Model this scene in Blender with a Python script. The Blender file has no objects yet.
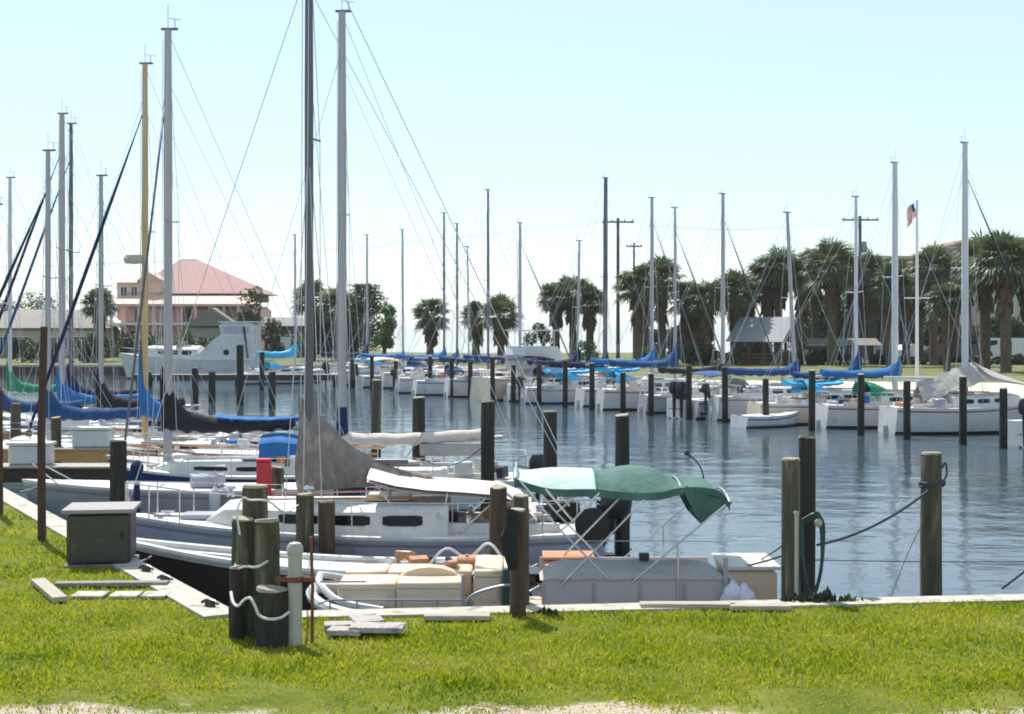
import bpy, math, random
import numpy as np
from mathutils import Vector, Matrix
random.seed(7); rng=np.random.default_rng(7)
S=bpy.context.scene; COL=S.collection; PI=math.pi; R=math.radians
F=1400.0; HZ=328.0; CAMZ=3.0; WZ=-0.8
def W(px,py,Y): return Vector(((px-512)/F*Y, Y, CAMZ-(py-HZ)/F*Y))
def G(px,py,z=0.0):
    Y=(CAMZ-z)*F/(py-HZ); return Vector(((px-512)/F*Y,Y,z))
# ------------------------------------------------------------ materials
def mat(name,col,rough=.6,metal=0,var=.12,scale=6,bump=0,bscale=30,stretch=(1,1,1),col2=None,spec=.5,trans=0,wear=None):
    m=bpy.data.materials.new(name); m.use_nodes=True; nt=m.node_tree; N=nt.nodes; L=nt.links
    b=N['Principled BSDF']; b.inputs['Roughness'].default_value=rough; b.inputs['Metallic'].default_value=metal
    b.inputs['Specular IOR Level'].default_value=spec
    tc=N.new('ShaderNodeTexCoord'); mp=N.new('ShaderNodeMapping'); mp.inputs['Scale'].default_value=stretch
    L.new(tc.outputs['Object'],mp.inputs['Vector'])
    n=N.new('ShaderNodeTexNoise'); n.inputs['Scale'].default_value=scale; n.inputs['Detail'].default_value=6; n.inputs['Roughness'].default_value=.65
    L.new(mp.outputs[0],n.inputs['Vector'])
    cr=N.new('ShaderNodeValToRGB'); cr.color_ramp.elements[0].position=.3; cr.color_ramp.elements[1].position=.72
    c2=col2 if col2 else tuple(min(1,c*(1+var)) for c in col)
    c1=col if col2 else tuple(c*(1-var) for c in col)
    cr.color_ramp.elements[0].color=(*c1,1); cr.color_ramp.elements[1].color=(*c2,1)
    L.new(n.outputs['Fac'],cr.inputs['Fac']); out=cr.outputs['Color']
    if wear:
        n2=N.new('ShaderNodeTexNoise'); n2.inputs['Scale'].default_value=wear[1]; n2.inputs['Detail'].default_value=8
        L.new(mp.outputs[0],n2.inputs['Vector'])
        r2=N.new('ShaderNodeValToRGB'); r2.color_ramp.elements[0].position=wear[2]; r2.color_ramp.elements[1].position=wear[2]+.12
        mx=N.new('ShaderNodeMix'); mx.data_type='RGBA'
        L.new(n2.outputs['Fac'],r2.inputs['Fac']); L.new(r2.outputs['Color'],mx.inputs['Factor'])
        L.new(out,mx.inputs[6]); mx.inputs[7].default_value=(*wear[0],1); out=mx.outputs[2]
    L.new(out,b.inputs['Base Color'])
    if bump:
        n3=N.new('ShaderNodeTexNoise'); n3.inputs['Scale'].default_value=bscale; n3.inputs['Detail'].default_value=5
        L.new(mp.outputs[0],n3.inputs['Vector'])
        bp=N.new('ShaderNodeBump'); bp.inputs['Strength'].default_value=bump; bp.inputs['Distance'].default_value=.05
        L.new(n3.outputs['Fac'],bp.inputs['Height']); L.new(bp.outputs[0],b.inputs['Normal'])
    if trans:
        t=N.new('ShaderNodeBsdfTranslucent'); L.new(out,t.inputs['Color'])
        ms=N.new('ShaderNodeMixShader'); ms.inputs[0].default_value=trans
        L.new(b.outputs[0],ms.inputs[1]); L.new(t.outputs[0],ms.inputs[2]); L.new(ms.outputs[0],N['Material Output'].inputs['Surface'])
    return m
M={}
M['gel']=mat('gelcoat white',(.54,.54,.55),.35,var=.12,scale=2,wear=((.42,.40,.38),2.5,.6))
M['deck']=mat('deck white',(.60,.585,.56),.6,var=.14,scale=4,wear=((.44,.42,.39),5,.58))
M['hullgrey']=mat('hull grey',(.34,.34,.42),.35,var=.10,scale=2,wear=((.24,.24,.29),3,.6))
M['hullgreyb']=mat('hull pale grey',(.30,.30,.33),.4,var=.12,scale=2)
M['cream']=mat('cream gelcoat',(.60,.50,.385),.4,var=.08,scale=3)
M['beige']=mat('beige vinyl',(.66,.50,.35),.5,var=.08,scale=4)
M['navyhull']=mat('navy hull',(.010,.026,.11),.25,var=.15,scale=3)
M['darkhull']=mat('dark hull',(.03,.02,.016),.4,var=.3,scale=5)
M['bottom']=mat('antifoul dark',(.02,.022,.03),.7,var=.3,scale=8)
M['bottomr']=mat('antifoul red',(.12,.03,.02),.7,var=.3,scale=8)
M['redstripe']=mat('red stripe',(.3,.03,.03),.4)
M['bluestripe']=mat('blue stripe',(.02,.06,.35),.4)
M['greystripe']=mat('grey stripe',(.2,.2,.24),.4)
M['window']=mat('smoked window',(.006,.007,.009),.15,var=.2,spec=.25)
M['alu']=mat('aluminium spar',(.36,.345,.365),.45,.3,var=.08,scale=3,stretch=(1,1,.2))
M['aludark']=mat('dark aluminium spar',(.11,.105,.125),.45,.3,var=.1,scale=3,stretch=(1,1,.2))
M['spar']=mat('white spar',(.56,.56,.60),.4,var=.05)
M['woodmast']=mat('varnished mast',(.50,.33,.15),.4,var=.18,scale=4,stretch=(1,1,.15))
M['steel']=mat('stainless',(.6,.6,.62),.25,.8,var=.05)
M['wire']=mat('rigging wire',(.5,.51,.54),.5,.2)
M['black']=mat('black plastic',(.012,.012,.014),.35)
M['rope']=mat('white rope',(.62,.6,.58),.8,var=.2,scale=60)
M['roped']=mat('dark rope',(.05,.05,.06),.8,var=.2,scale=60)
cv=dict(rough=.85,bump=.5,bscale=7,stretch=(1,1,.5))
M['blue']=mat('blue canvas',(.008,.055,.18),var=.25,scale=5,**cv)
M['brightblue']=mat('bright blue canvas',(.012,.13,.36),var=.25,scale=5,**cv)
M['cyan']=mat('cyan tarp',(.03,.40,.72),var=.2,scale=5,rough=.5,bump=.6,bscale=6)
M['navy']=mat('navy canvas',(.006,.014,.07),var=.25,scale=5,**cv)
M['blackc']=mat('black canvas',(.012,.013,.02),var=.3,scale=5,**cv)
M['greycan']=mat('grey canvas',(.22,.185,.165),var=.25,scale=9,**cv,wear=((.34,.29,.26),5,.55))
M['tancan']=mat('tan canvas',(.62,.53,.48),var=.12,scale=6,**cv)
M['pinkcan']=mat('sun bleached canvas',(.72,.62,.58),var=.1,scale=6,**cv)
M['teal']=mat('teal canvas',(.065,.15,.128),var=.35,scale=3,trans=.12,**cv)
M['mint']=mat('sunlit faded mint canvas',(.34,.47,.42),var=.15,scale=3,rough=.85,bump=.4,bscale=6,col2=(.48,.58,.54))  # front canopy panel: sun glowing through the cloth painted in as a paler green
M['greencan']=mat('green canvas',(.01,.22,.12),var=.25,scale=4,**cv)
M['dkgreen']=mat('dark green canvas',(.004,.035,.025),.85,var=.2)
M['taupe']=mat('taupe cover',(.40,.365,.36),var=.12,scale=5,rough=.8,bump=.3,bscale=9)
M['panel']=mat('grey fence panel',(.46,.41,.42),var=.06,scale=3,rough=.45)
M['orangewood']=mat('varnished teak',(.45,.20,.09),.45,var=.25,scale=5,stretch=(.3,3,3))
M['amberwood']=mat('amber plank',(.50,.27,.08),.6,var=.25,scale=5,stretch=(.3,3,3))
M['red']=mat('red plastic',(.55,.02,.04),.45)
M['whitep']=mat('white plastic',(.38,.38,.33),.6,var=.2,scale=5,stretch=(1,1,.2))
M['lilac']=mat('grey lilac bag',(.62,.6,.72),.7,var=.2,scale=12,bump=.5,bscale=10)
M['rust']=mat('rusty steel',(.20,.07,.04),.85,.2,var=.4,scale=25)
M['greenb']=mat('dark green box',(.012,.05,.045),.5)
M['glass']=mat('pale glass',(.25,.3,.33),.08,var=.1)
def pile_mat(name,c,cw,g,wet=False):
    m=mat(name,c,.9,var=.45,scale=9,bump=1.0,bscale=22,stretch=(2.5,2.5,.22),col2=cw,wear=(g,4,.54))
    if wet:
        nt=m.node_tree;N=nt.nodes;L=nt.links;b=N['Principled BSDF'];src=b.inputs['Base Color'].links[0].from_socket
        tc=N.new('ShaderNodeTexCoord');sp=N.new('ShaderNodeSeparateXYZ');L.new(tc.outputs['Object'],sp.inputs[0]);no=N.new('ShaderNodeTexNoise');no.inputs['Scale'].default_value=9;L.new(tc.outputs['Object'],no.inputs['Vector'])
        ma=N.new('ShaderNodeMath');ma.operation='MULTIPLY_ADD';ma.inputs[1].default_value=-.5;L.new(no.outputs['Fac'],ma.inputs[0]);L.new(sp.outputs['Z'],ma.inputs[2])
        mr=N.new('ShaderNodeMapRange');mr.inputs['From Min'].default_value=1.75;mr.inputs['From Max'].default_value=1.5;L.new(ma.outputs[0],mr.inputs['Value'])
        mx=N.new('ShaderNodeMix');mx.data_type='RGBA';mx.inputs[7].default_value=(.012,.014,.008,1);L.new(mr.outputs[0],mx.inputs['Factor']);L.new(src,mx.inputs[6]);L.new(mx.outputs[2],b.inputs['Base Color'])
    return m
def gear(root,n,f,names,off=None,inv=None):
    for k in range(n):
        nm,mm=random.choice(names); p,sz=f(); b=MB(); b.box(p,sz,random.uniform(0,3),rx=random.uniform(-.3,.3))
        if inv is not None: b.v=[tuple(inv@Vector(v)) for v in b.v]
        b.build(nm,mm,root,off=off)
GN=[('cushion','deck'),('storage_box','hullgrey'),('equipment_bag','black'),('metal_fitting','steel'),('wooden_board','orangewood')]
M['pile']=pile_mat('creosote piling',(.035,.027,.018),(.10,.075,.045),(.10,.11,.06))
M['pilegreen']=pile_mat('green weathered piling',(.04,.04,.022),(.13,.12,.07),(.20,.18,.12))
M['piledark']=pile_mat('dark piling',(.018,.016,.014),(.05,.042,.034),(.06,.055,.04))
M['pilebrown']=pile_mat('brown piling',(.05,.03,.018),(.13,.08,.045),(.08,.07,.045))
for _n,_a in list(dict(pile=((.035,.027,.018),(.10,.075,.045),(.10,.11,.06)),pilegreen=((.04,.04,.022),(.13,.12,.07),(.20,.18,.12)),piledark=((.018,.016,.014),(.05,.042,.034),(.06,.055,.04)),pilebrown=((.05,.03,.018),(.13,.08,.045),(.08,.07,.045))).items()): M[_n+'wet']=pile_mat(_n+' tidal',*_a,wet=True)
M['endgrain']=mat('weathered end grain',(.30,.27,.20),.9,var=.3,scale=20)
M['polebrown']=mat('brown pole',(.07,.032,.02),.8,var=.3,scale=10,stretch=(2,2,.3),bump=.5)
M['plank']=mat('weathered planks',(.44,.39,.33),.85,var=.2,scale=8,stretch=(.3,4,1),bump=.6,wear=((.33,.28,.23),6,.6))
M['plankdark']=mat('dark timber',(.07,.045,.03),.85,var=.4,scale=8,stretch=(.4,4,4),bump=.6)
M['plankgrey']=mat('grey timber',(.36,.33,.31),.85,var=.25,scale=8,stretch=(.4,4,4),bump=.8)
M['conc']=mat('pale concrete',(.44,.41,.355),.85,var=.2,scale=4,bump=.5,bscale=40,wear=((.25,.22,.18),5,.56))
M['concd']=mat('stained concrete',(.22,.2,.17),.9,var=.35,scale=3,bump=.6)
M['slab']=mat('broken slab',(.44,.39,.37),.9,var=.2,scale=6,bump=.8,wear=((.25,.21,.19),7,.55))
M['box']=mat('olive cabinet',(.045,.04,.032),.5,var=.15,scale=4,wear=((.08,.075,.05),5,.6))
M['boxtop']=mat('cabinet top',(.27,.245,.24),.5,var=.12)
M['pinkwall']=mat('pink stucco',(.76,.45,.38),.85,var=.06,scale=2)
M['pinkroof']=mat('pink tile roof',(.58,.39,.32),.7,var=.12,scale=3,bump=.6,bscale=8)
M['roseroof']=mat('rose shingle roof',(.33,.185,.17),.8,var=.15,scale=3,bump=.5,bscale=8)
M['orangewall']=mat('orange stucco',(.76,.47,.36),.85,var=.06)
M['greyroof']=mat('grey shingle roof',(.19,.175,.16),.85,var=.15,scale=4,bump=.5)
M['tanwall']=mat('tan wall',(.42,.36,.29),.85,var=.08)
M['bldg']=mat('beige block wall',(.46,.40,.35),.85,var=.08,scale=.6)
M['metalroof']=mat('grey metal roof',(.24,.25,.27),.75,0,var=.08,stretch=(6,.3,1))
M['brownwood']=mat('brown timber',(.10,.055,.04),.8,var=.3)
M['darkwin']=mat('dark window',(.02,.025,.03),.1)
M['trim']=mat('white trim',(.7,.68,.65),.6,var=.05)
M['tyre']=mat('tyre',(.015,.015,.015),.8)
for n,c in dict(carwhite=(.75,.75,.75),carred=(.22,.02,.03),carsilver=(.42,.43,.45),cardark=(.03,.03,.04),carblue=(.05,.08,.2)).items(): M[n]=mat(n,c,.2,var=.03)
M['bark']=mat('bark',(.08,.06,.045),.9,var=.35,scale=6,bump=.8)
M['palmbark']=mat('palm trunk',(.10,.075,.055),.95,var=.4,scale=5,bump=1,bscale=6)
M['thatch']=mat('dead frond thatch',(.10,.065,.035),.95,var=.4,scale=4)
M['frond']=mat('palm frond',(.06,.085,.032),.5,col2=(.14,.165,.065),scale=1.5,trans=.25)
M['leaf']=mat('dark leaf',(.02,.045,.014),.6,col2=(.07,.10,.03),scale=1.2,trans=.25)
M['leafb']=mat('bright leaf',(.05,.10,.015),.6,col2=(.13,.19,.04),scale=1.2,trans=.3)
M['weed']=mat('dark weed',(.02,.03,.02),.7,col2=(.05,.07,.03),scale=5)
M['util']=mat('utility pole wood',(.10,.08,.065),.9,var=.3,stretch=(2,2,.2))
M['flagred']=mat('flag cloth',(.45,.12,.14),.8)
M['trfgrey']=mat('transformer grey',(.3,.3,.32),.5)
# ------------------------------------------------------------ mesh builder
class MB:
    def __init__(s): s.v=[]; s.f=[]; s.m=[]
    def add(s,vs,fs,mi=0):
        o=len(s.v); s.v+= [tuple(v) for v in vs]
        for i,f in enumerate(fs): s.f.append(tuple(o+k for k in f)); s.m.append(mi[i] if isinstance(mi,list) else mi)
        return s
    def box(s,c,d,rz=0,mi=0,rx=0,ry=0):
        m=Matrix.Translation(Vector(c))@Matrix.Rotation(rz,4,'Z')@Matrix.Rotation(ry,4,'Y')@Matrix.Rotation(rx,4,'X')
        hx,hy,hz=d[0]/2,d[1]/2,d[2]/2; e=min(hx,hy,hz)*.18
        # chamfered box
        vs=[];fs=[]
        for sx in(-1,1):
            for sy in(-1,1):
                for sz in(-1,1):
                    vs+=[(sx*hx,sy*(hy-e),sz*(hz-e)),(sx*(hx-e),sy*hy,sz*(hz-e)),(sx*(hx-e),sy*(hy-e),sz*hz)]
        def I(a,b,c_,k): return ((a>0)*4+(b>0)*2+(c_>0))*3+k
        fs+=[[I(q,-1,-1,0),I(q,1,-1,0),I(q,1,1,0),I(q,-1,1,0)] for q in(-1,1)]
        fs+=[[I(-1,q,-1,1),I(1,q,-1,1),I(1,q,1,1),I(-1,q,1,1)] for q in(-1,1)]
        fs+=[[I(-1,-1,q,2),I(1,-1,q,2),I(1,1,q,2),I(-1,1,q,2)] for q in(-1,1)]
        for a in(-1,1):
            for b in(-1,1):
                fs+=[[I(a,b,-1,0),I(a,b,1,0),I(a,b,1,1),I(a,b,-1,1)],[I(a,-1,b,0),I(a,1,b,0),I(a,1,b,2),I(a,-1,b,2)],[I(-1,a,b,1),I(1,a,b,1),I(1,a,b,2),I(-1,a,b,2)]]
                for c_ in(-1,1): fs.append([I(a,b,c_,0),I(a,b,c_,1),I(a,b,c_,2)])
        return s.add([m@Vector(v) for v in vs],fs,mi)
    def tube(s,pts,r,n=8,mi=0,caps=True,sx=1.0):
        pts=[Vector(p) for p in pts]; k=len(pts)
        rr=r if isinstance(r,(list,tuple)) else [r]*k
        vs=[];fs=[]; prev=None
        for i,p in enumerate(pts):
            t=(pts[min(i+1,k-1)]-pts[max(i-1,0)]).normalized()
            if prev is None:
                a=Vector((1,0,0)) if abs(t.x)<.8 else Vector((0,1,0))
            else: a=prev
            u=(a-t*a.dot(t)).normalized(); w=t.cross(u); prev=u
            for j in range(n):
                an=2*PI*j/n; vs.append(p+u*(rr[i]*sx*math.cos(an))+w*(rr[i]*math.sin(an)))
        for i in range(k-1):
            for j in range(n):
                a=i*n+j;b=i*n+(j+1)%n; fs.append((a,b,b+n,a+n))
        if caps: fs.append(tuple(range(n))[::-1]); fs.append(tuple((k-1)*n+j for j in range(n)))
        return s.add(vs,fs,mi)
    def grid(s,rows,mi=0,closed=False,skip=None):
        n=len(rows[0]); vs=[p for r in rows for p in r]; fs=[];mm=[]
        for i in range(len(rows)-1):
            for j in range(n if closed else n-1):
                if skip and skip(i,j): continue
                j2=(j+1)%n; fs.append((i*n+j,i*n+j2,(i+1)*n+j2,(i+1)*n+j)); mm.append(mi(i,j) if callable(mi) else mi)
        return s.add(vs,fs,mm)
    def lathe(s,c,prof,n=14,mi=0,axis='z'):
        rows=[]
        for r,z in prof:
            row=[]
            for j in range(n):
                a=2*PI*j/n; p=(r*math.cos(a),r*math.sin(a),z)
                if axis=='x': p=(p[2],p[0],p[1])
                if axis=='y': p=(p[0],p[2],p[1])
                row.append(Vector(c)+Vector(p))
            rows.append(row)
        s.grid(rows,mi,True)
        s.add(rows[0],[tuple(range(n))[::-1]],mi); s.add(rows[-1],[tuple(range(n))],mi); return s
    def prism(s,poly,z0,z1,mi=0):
        n=len(poly); vs=[(x,y,z0) for x,y in poly]+[(x,y,z1) for x,y in poly]
        fs=[tuple(range(n))[::-1],tuple(range(n,2*n))]+[(i,(i+1)%n,(i+1)%n+n,i+n) for i in range(n)]
        return s.add(vs,fs,mi)
    def build(s,name,mats,parent=None,off=None,smooth=True,ang=40,kind=None,label=None):
        me=bpy.data.meshes.new(name); v=s.v
        if off is not None: v=[(a[0]-off[0],a[1]-off[1],a[2]-off[2]) for a in v]
        me.from_pydata(v,[],s.f)
        for q in (mats if isinstance(mats,(list,tuple)) else [mats]): me.materials.append(M[q] if isinstance(q,str) else q)
        me.polygons.foreach_set('material_index',s.m)
        if smooth:
            me.polygons.foreach_set('use_smooth',[True]*len(s.f)); me.set_sharp_from_angle(angle=R(ang))
        me.update(); o=bpy.data.objects.new(name,me); COL.objects.link(o)
        if parent: o.parent=parent
        if kind: o['kind']=kind
        if label: o['label']=label
        return o
def thing(name,label,cat,loc=(0,0,0),rz=0,group=None):
    o=bpy.data.objects.new(name,None); COL.objects.link(o); o.location=loc; o.rotation_euler=(0,0,rz); o.empty_display_size=.2
    o['label']=label; o['category']=cat
    if group:o['group']=group
    return o
def tag(o,label,cat,group=None):
    o['label']=label;o['category']=cat
    if group:o['group']=group
    return o
def place(mb,name,mats,label,cat,group=None,**k):
    c=Vector(mb.v[0]) if mb.v else Vector()
    xs=[v[0] for v in mb.v];ys=[v[1] for v in mb.v];zs=[v[2] for v in mb.v]
    c=Vector(((min(xs)+max(xs))/2,(min(ys)+max(ys))/2,min(zs)))
    o=mb.build(name,mats,off=c,**k); o.location=c; return tag(o,label,cat,group)
def copy_tree(o,parent=None):
    c=o.copy(); COL.objects.link(c)
    if parent: c.parent=parent
    for ch in [x for x in bpy.data.objects if x.parent==o]: copy_tree(ch,c)
    return c
# ------------------------------------------------------------ setting
U=lambda t,k=0.0: Vector((-4.6+.5*t+.87*k, 79-.868*t+.5*k,0))     # far piling line
FW=[U(-30,9.8),U(-18,9.8),U(0,9.8),U(20,9.8),U(38,9.8),U(62,9.8)]
NW0=Vector((-2.9,14.6,0)); NWd=Vector((.9933,.1155,0)); LWd=Vector((-.5,.866,0))
NWe=NW0+NWd*60; LWe=NW0+LWd*48
# near land sheet
def gmat(name,build):
    m=bpy.data.materials.new(name); m.use_nodes=True; build(m.node_tree); return m
def grass_ground(nt):
    N=nt.nodes;L=nt.links;b=N['Principled BSDF'];b.inputs['Roughness'].default_value=.95
    b.inputs['Specular IOR Level'].default_value=.1
    tc=N.new('ShaderNodeTexCoord')
    n=N.new('ShaderNodeTexNoise');n.inputs['Scale'].default_value=1.3;n.inputs['Detail'].default_value=8;n.inputs['Roughness'].default_value=.7
    L.new(tc.outputs['Object'],n.inputs['Vector'])
    cr=N.new('ShaderNodeValToRGB');e=cr.color_ramp.elements;e[0].position=.35;e[0].color=(.07,.10,.012,1);e[1].position=.7;e[1].color=(.20,.20,.04,1)
    L.new(n.outputs['Fac'],cr.inputs['Fac'])
    # sandy edge near the camera
    sp=N.new('ShaderNodeSeparateXYZ');L.new(tc.outputs['Object'],sp.inputs[0])
    n2=N.new('ShaderNodeTexNoise');n2.inputs['Scale'].default_value=.8;n2.inputs['Detail'].default_value=9;n2.inputs['Roughness'].default_value=.75
    L.new(tc.outputs['Object'],n2.inputs['Vector'])
    mm=N.new('ShaderNodeMath');mm.operation='MULTIPLY_ADD';mm.inputs[1].default_value=2.4;L.new(n2.outputs['Fac'],mm.inputs[0]);L.new(sp.outputs['Y'],mm.inputs[2])
    mr=N.new('ShaderNodeMapRange');mr.inputs['From Min'].default_value=12.26;mr.inputs['From Max'].default_value=12.02;mr.inputs['To Min'].default_value=0;mr.inputs['To Max'].default_value=1
    sx=N.new('ShaderNodeMath');sx.operation='MULTIPLY_ADD';sx.inputs[1].default_value=1.53;sx.inputs[2].default_value=-2.948;L.new(sp.outputs['X'],sx.inputs[0])
    sn=N.new('ShaderNodeMath');sn.operation='SINE';L.new(sx.outputs[0],sn.inputs[0])
    s2=N.new('ShaderNodeMath');s2.operation='MULTIPLY_ADD';s2.inputs[1].default_value=.22;L.new(sn.outputs[0],s2.inputs[0]);L.new(mm.outputs[0],s2.inputs[2])
    L.new(s2.outputs[0],mr.inputs['Value'])
    n3=N.new('ShaderNodeTexNoise');n3.inputs['Scale'].default_value=30;n3.inputs['Detail'].default_value=6;L.new(tc.outputs['Object'],n3.inputs['Vector'])
    c3=N.new('ShaderNodeValToRGB');c3.color_ramp.elements[0].position=.3;c3.color_ramp.elements[0].color=(.26,.20,.14,1);c3.color_ramp.elements[1].position=.65;c3.color_ramp.elements[1].color=(.50,.42,.34,1)
    L.new(n3.outputs['Fac'],c3.inputs['Fac'])
    mx=N.new('ShaderNodeMix');mx.data_type='RGBA';L.new(mr.outputs[0],mx.inputs['Factor']);L.new(cr.outputs[0],mx.inputs[6]);L.new(c3.outputs[0],mx.inputs[7])
    L.new(mx.outputs[2],b.inputs['Base Color'])
    bp=N.new('ShaderNodeBump');bp.inputs['Strength'].default_value=.8;bp.inputs['Distance'].default_value=.03;L.new(n3.outputs['Fac'],bp.inputs['Height']);L.new(bp.outputs[0],b.inputs['Normal'])
gm=gmat('lawn soil',grass_ground)
b=MB(); b.prism([(-90,-60),(90,-60),(NWe.x,NWe.y-.05),(NW0.x,NW0.y-.05),(LWe.x-.05,LWe.y),(-90,LWe.y+3)],-2.5,0.0)
b.build('lawn',[gm],kind='structure',smooth=False)
# far land
fg=mat('far lawn',(.06,.075,.018),.95,var=.3,scale=.25,col2=(.17,.18,.035),wear=((.16,.13,.06),.15,.56))
far=[(-260,113)]+[(p.x+.1,p.y+.1) for p in FW]+[(160,25),(260,25),(260,300),(60,300),(46,176),(-4,168),(-16,176),(-30,300),(-260,300)]
far[0]=(-260,112.5); far.insert(1,(-14,112.5))
b=MB(); b.prism(far,-2.5,0.0); b.build('far_ground',[fg],kind='structure',smooth=False)
sand=mat('pale sand',(.55,.48,.38),.95,var=.15,scale=1,col2=(.68,.61,.5))
b=MB(); a=[U(4,11),U(38,11),U(62,11)]; c_=[U(62,34),U(40,40),U(18,26),U(8,16)]
b.add([(p.x,p.y,.004) for p in a+c_],[tuple(range(7))]); b.build('sand_path',[sand],kind='structure',smooth=False)
asph=mat('parking asphalt',(.055,.055,.055),.9)
b=MB(); b.add([(30,127,.004),(120,127,.004),(120,142,.004),(30,142,.004)],[(0,1,2,3)]); b.build('parking_lot',[asph],kind='structure',smooth=False)
# water
def water(nt):
    N=nt.nodes;L=nt.links;b=N['Principled BSDF']
    b.inputs['Base Color'].default_value=(.055,.08,.10,1);b.inputs['Roughness'].default_value=.06;b.inputs['IOR'].default_value=1.33
    tc=N.new('ShaderNodeTexCoord'); last=None
    for sc,st,mpv in((.6,.045,(1,1.2,1)),(2.4,.055,(1,1.7,1)),(9,.032,(1,1.8,1))):
        mp=N.new('ShaderNodeMapping');mp.inputs['Scale'].default_value=mpv;L.new(tc.outputs['Object'],mp.inputs['Vector'])
        n=N.new('ShaderNodeTexNoise');n.inputs['Scale'].default_value=sc;n.inputs['Detail'].default_value=3;L.new(mp.outputs[0],n.inputs['Vector'])
        bp=N.new('ShaderNodeBump');bp.inputs['Strength'].default_value=st;bp.inputs['Distance'].default_value=.6/sc
        L.new(n.outputs['Fac'],bp.inputs['Height'])
        if last:L.new(last,bp.inputs['Normal'])
        last=bp.outputs[0]
    n=N.new('ShaderNodeTexNoise');n.inputs['Scale'].default_value=.09;n.inputs['Detail'].default_value=2;L.new(tc.outputs['Object'],n.inputs['Vector'])
    mr=N.new('ShaderNodeMapRange');mr.inputs['From Min'].default_value=.35;mr.inputs['From Max'].default_value=.65;mr.inputs['To Min'].default_value=.012;mr.inputs['To Max'].default_value=.05;L.new(n.outputs['Fac'],mr.inputs['Value'])
    for nd in N:
        if nd.type=='BUMP' and abs(nd.inputs['Strength'].default_value-.055)<1e-4: L.new(mr.outputs[0],nd.inputs['Strength'])
    L.new(last,b.inputs['Normal'])
wm=gmat('water',water)
b=MB(); b.add([(-9000,-60,WZ),(9000,-60,WZ),(9000,16000,WZ),(-9000,16000,WZ)],[(0,1,2,3)]); b.build('water',[wm],kind='structure',smooth=False)
# near sea wall (cap + face)
def wall_run(root,pts,side,w,h,capmat,facemat,fw=.14):
    # pts: polyline at the water edge; land lies to 'side'
    cb=MB(); fb=MB()
    def strip(mb,o0,o1,z0,z1):
        L_=[];Rr=[]
        for i,p in enumerate(pts):
            d=(pts[min(i+1,len(pts)-1)]-pts[max(i-1,0)]).normalized(); n=Vector((-d.y,d.x,0))*side
            L_.append(p+n*o0); Rr.append(p+n*o1)
        rows=[[(a.x,a.y,z0),(a.x,a.y,z1),(c.x,c.y,z1),(c.x,c.y,z0)] for a,c in zip(L_,Rr)]
        mb.grid(rows,0,True); mb.add(rows[0],[(0,1,2,3)]); mb.add(rows[-1],[(3,2,1,0)])
    strip(cb,-.04,w,-.12,h); strip(fb,0,fw,-2.4,-.123)
    cb.build('cap',capmat,root,off=root.location,smooth=False); fb.build('wall_face',facemat,root,off=root.location,smooth=False)
r=thing('seawall','pale concrete capped seawall running diagonally left of the piling cluster','seawall',NW0)
wall_run(r,[NW0+LWd*t for t in (-.05,8,16,48)],1,.34,.035,'conc','concd')
r=thing('seawall','low seawall edging the near lawn under the green canopied boat','seawall',NW0)
wall_run(r,[NW0+NWd*t for t in (.40,10,30,60)],-1,.30,.03,'conc','concd')
r=thing('seawall','long far seawall behind the row of moored sailboats','seawall',FW[0])
wall_run(r,[FW[0]]+FW[1:],1,.4,.05,'conc','concd')
r=thing('seawall','brown seawall below the pink house across the basin','seawall',(-60,112.5,0))
wall_run(r,[Vector((-150,112.4,0)),Vector((-14,112.4,0)),FW[0]],1,.4,.05,'plankgrey','plankdark')
# ------------------------------------------------------------ pilings & docks
PG='timber mooring pilings'
def piling(x,y,z0,z1,r,m,label,tilt=(0,0),name='piling',group=None,cap=True,cat='piling'):
    root=thing(name,label,cat,(x,y,z0),random.uniform(0,6),group)
    b=MB(); n=9; H=z1-z0; ring=[]
    ks=8; rows=[]
    for i in range(ks+1):
        u=i/ks; row=[]
        for j in range(14):
            a=2*PI*j/14; rr=r*(1.05-.08*u)*(1+random.uniform(-.03,.03))*(1+.05*math.sin(3*a+i*.3+x)+.03*math.sin(7*a+x*3))
            row.append((tilt[0]*u*H+rr*math.cos(a),tilt[1]*u*H+rr*math.sin(a),u*H+(random.uniform(-.02,.02) if i==ks else 0)))
        rows.append(row)
    b.grid(rows,0,True); b.build('shaft',m+'wet' if z0<-1 else m,root)
    t=MB(); top=[(tilt[0]*H+r*.97*math.cos(2*PI*j/14),tilt[1]*H+r*.97*math.sin(2*PI*j/14),H-.002) for j in range(14)]
    t.add(top+[(p[0]*.93,p[1]*.93,H+.022+.02*math.sin(x*5)*p[0]/r) for p in top],[tuple(range(14,28))]+[(j,(j+1)%14,(j+1)%14+14,j+14) for j in range(14)]); t.build('piling_top','endgrain' if cap else m,root)
    return root
def wpile(px,top,Y,wpx,m,label,tilt=(0,0),base=None,**k):
    z1=CAMZ-(top-HZ)*Y/F; z0=-2.2 if base is None else base
    return piling((px-512)/F*Y - tilt[0]*(z1-z0)*.6,Y,z0,z1,wpx*Y/F/2,m,label,tilt,**k)
wpile(373,380,38,9.5,'pilegreen','slim leaning water piling nearest the tall white mast',tilt=(-.03,0))
wpile(419,398,30,13,'piledark','dark water piling right of the beige furled sail',)
wpile(488,402,27,14,'piledark','dark water piling rising behind the beige boom end')
wpile(550,412,24,14,'piledark','tall dark piling behind the left half of the green canopy')
wpile(622,416,21.6,15,'piledark','tall dark piling behind the middle of the green canopy')
wpile(498,488,19.9,18,'pilebrown','short brown piling under the bleached canvas bimini')
wpile(305,495,20.55,18,'pilegreen','short greenish piling in front of the tall grey mast')
wpile(327,502,20.5,17,'pilebrown','short brown piling just right of the tall grey mast')
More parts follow.
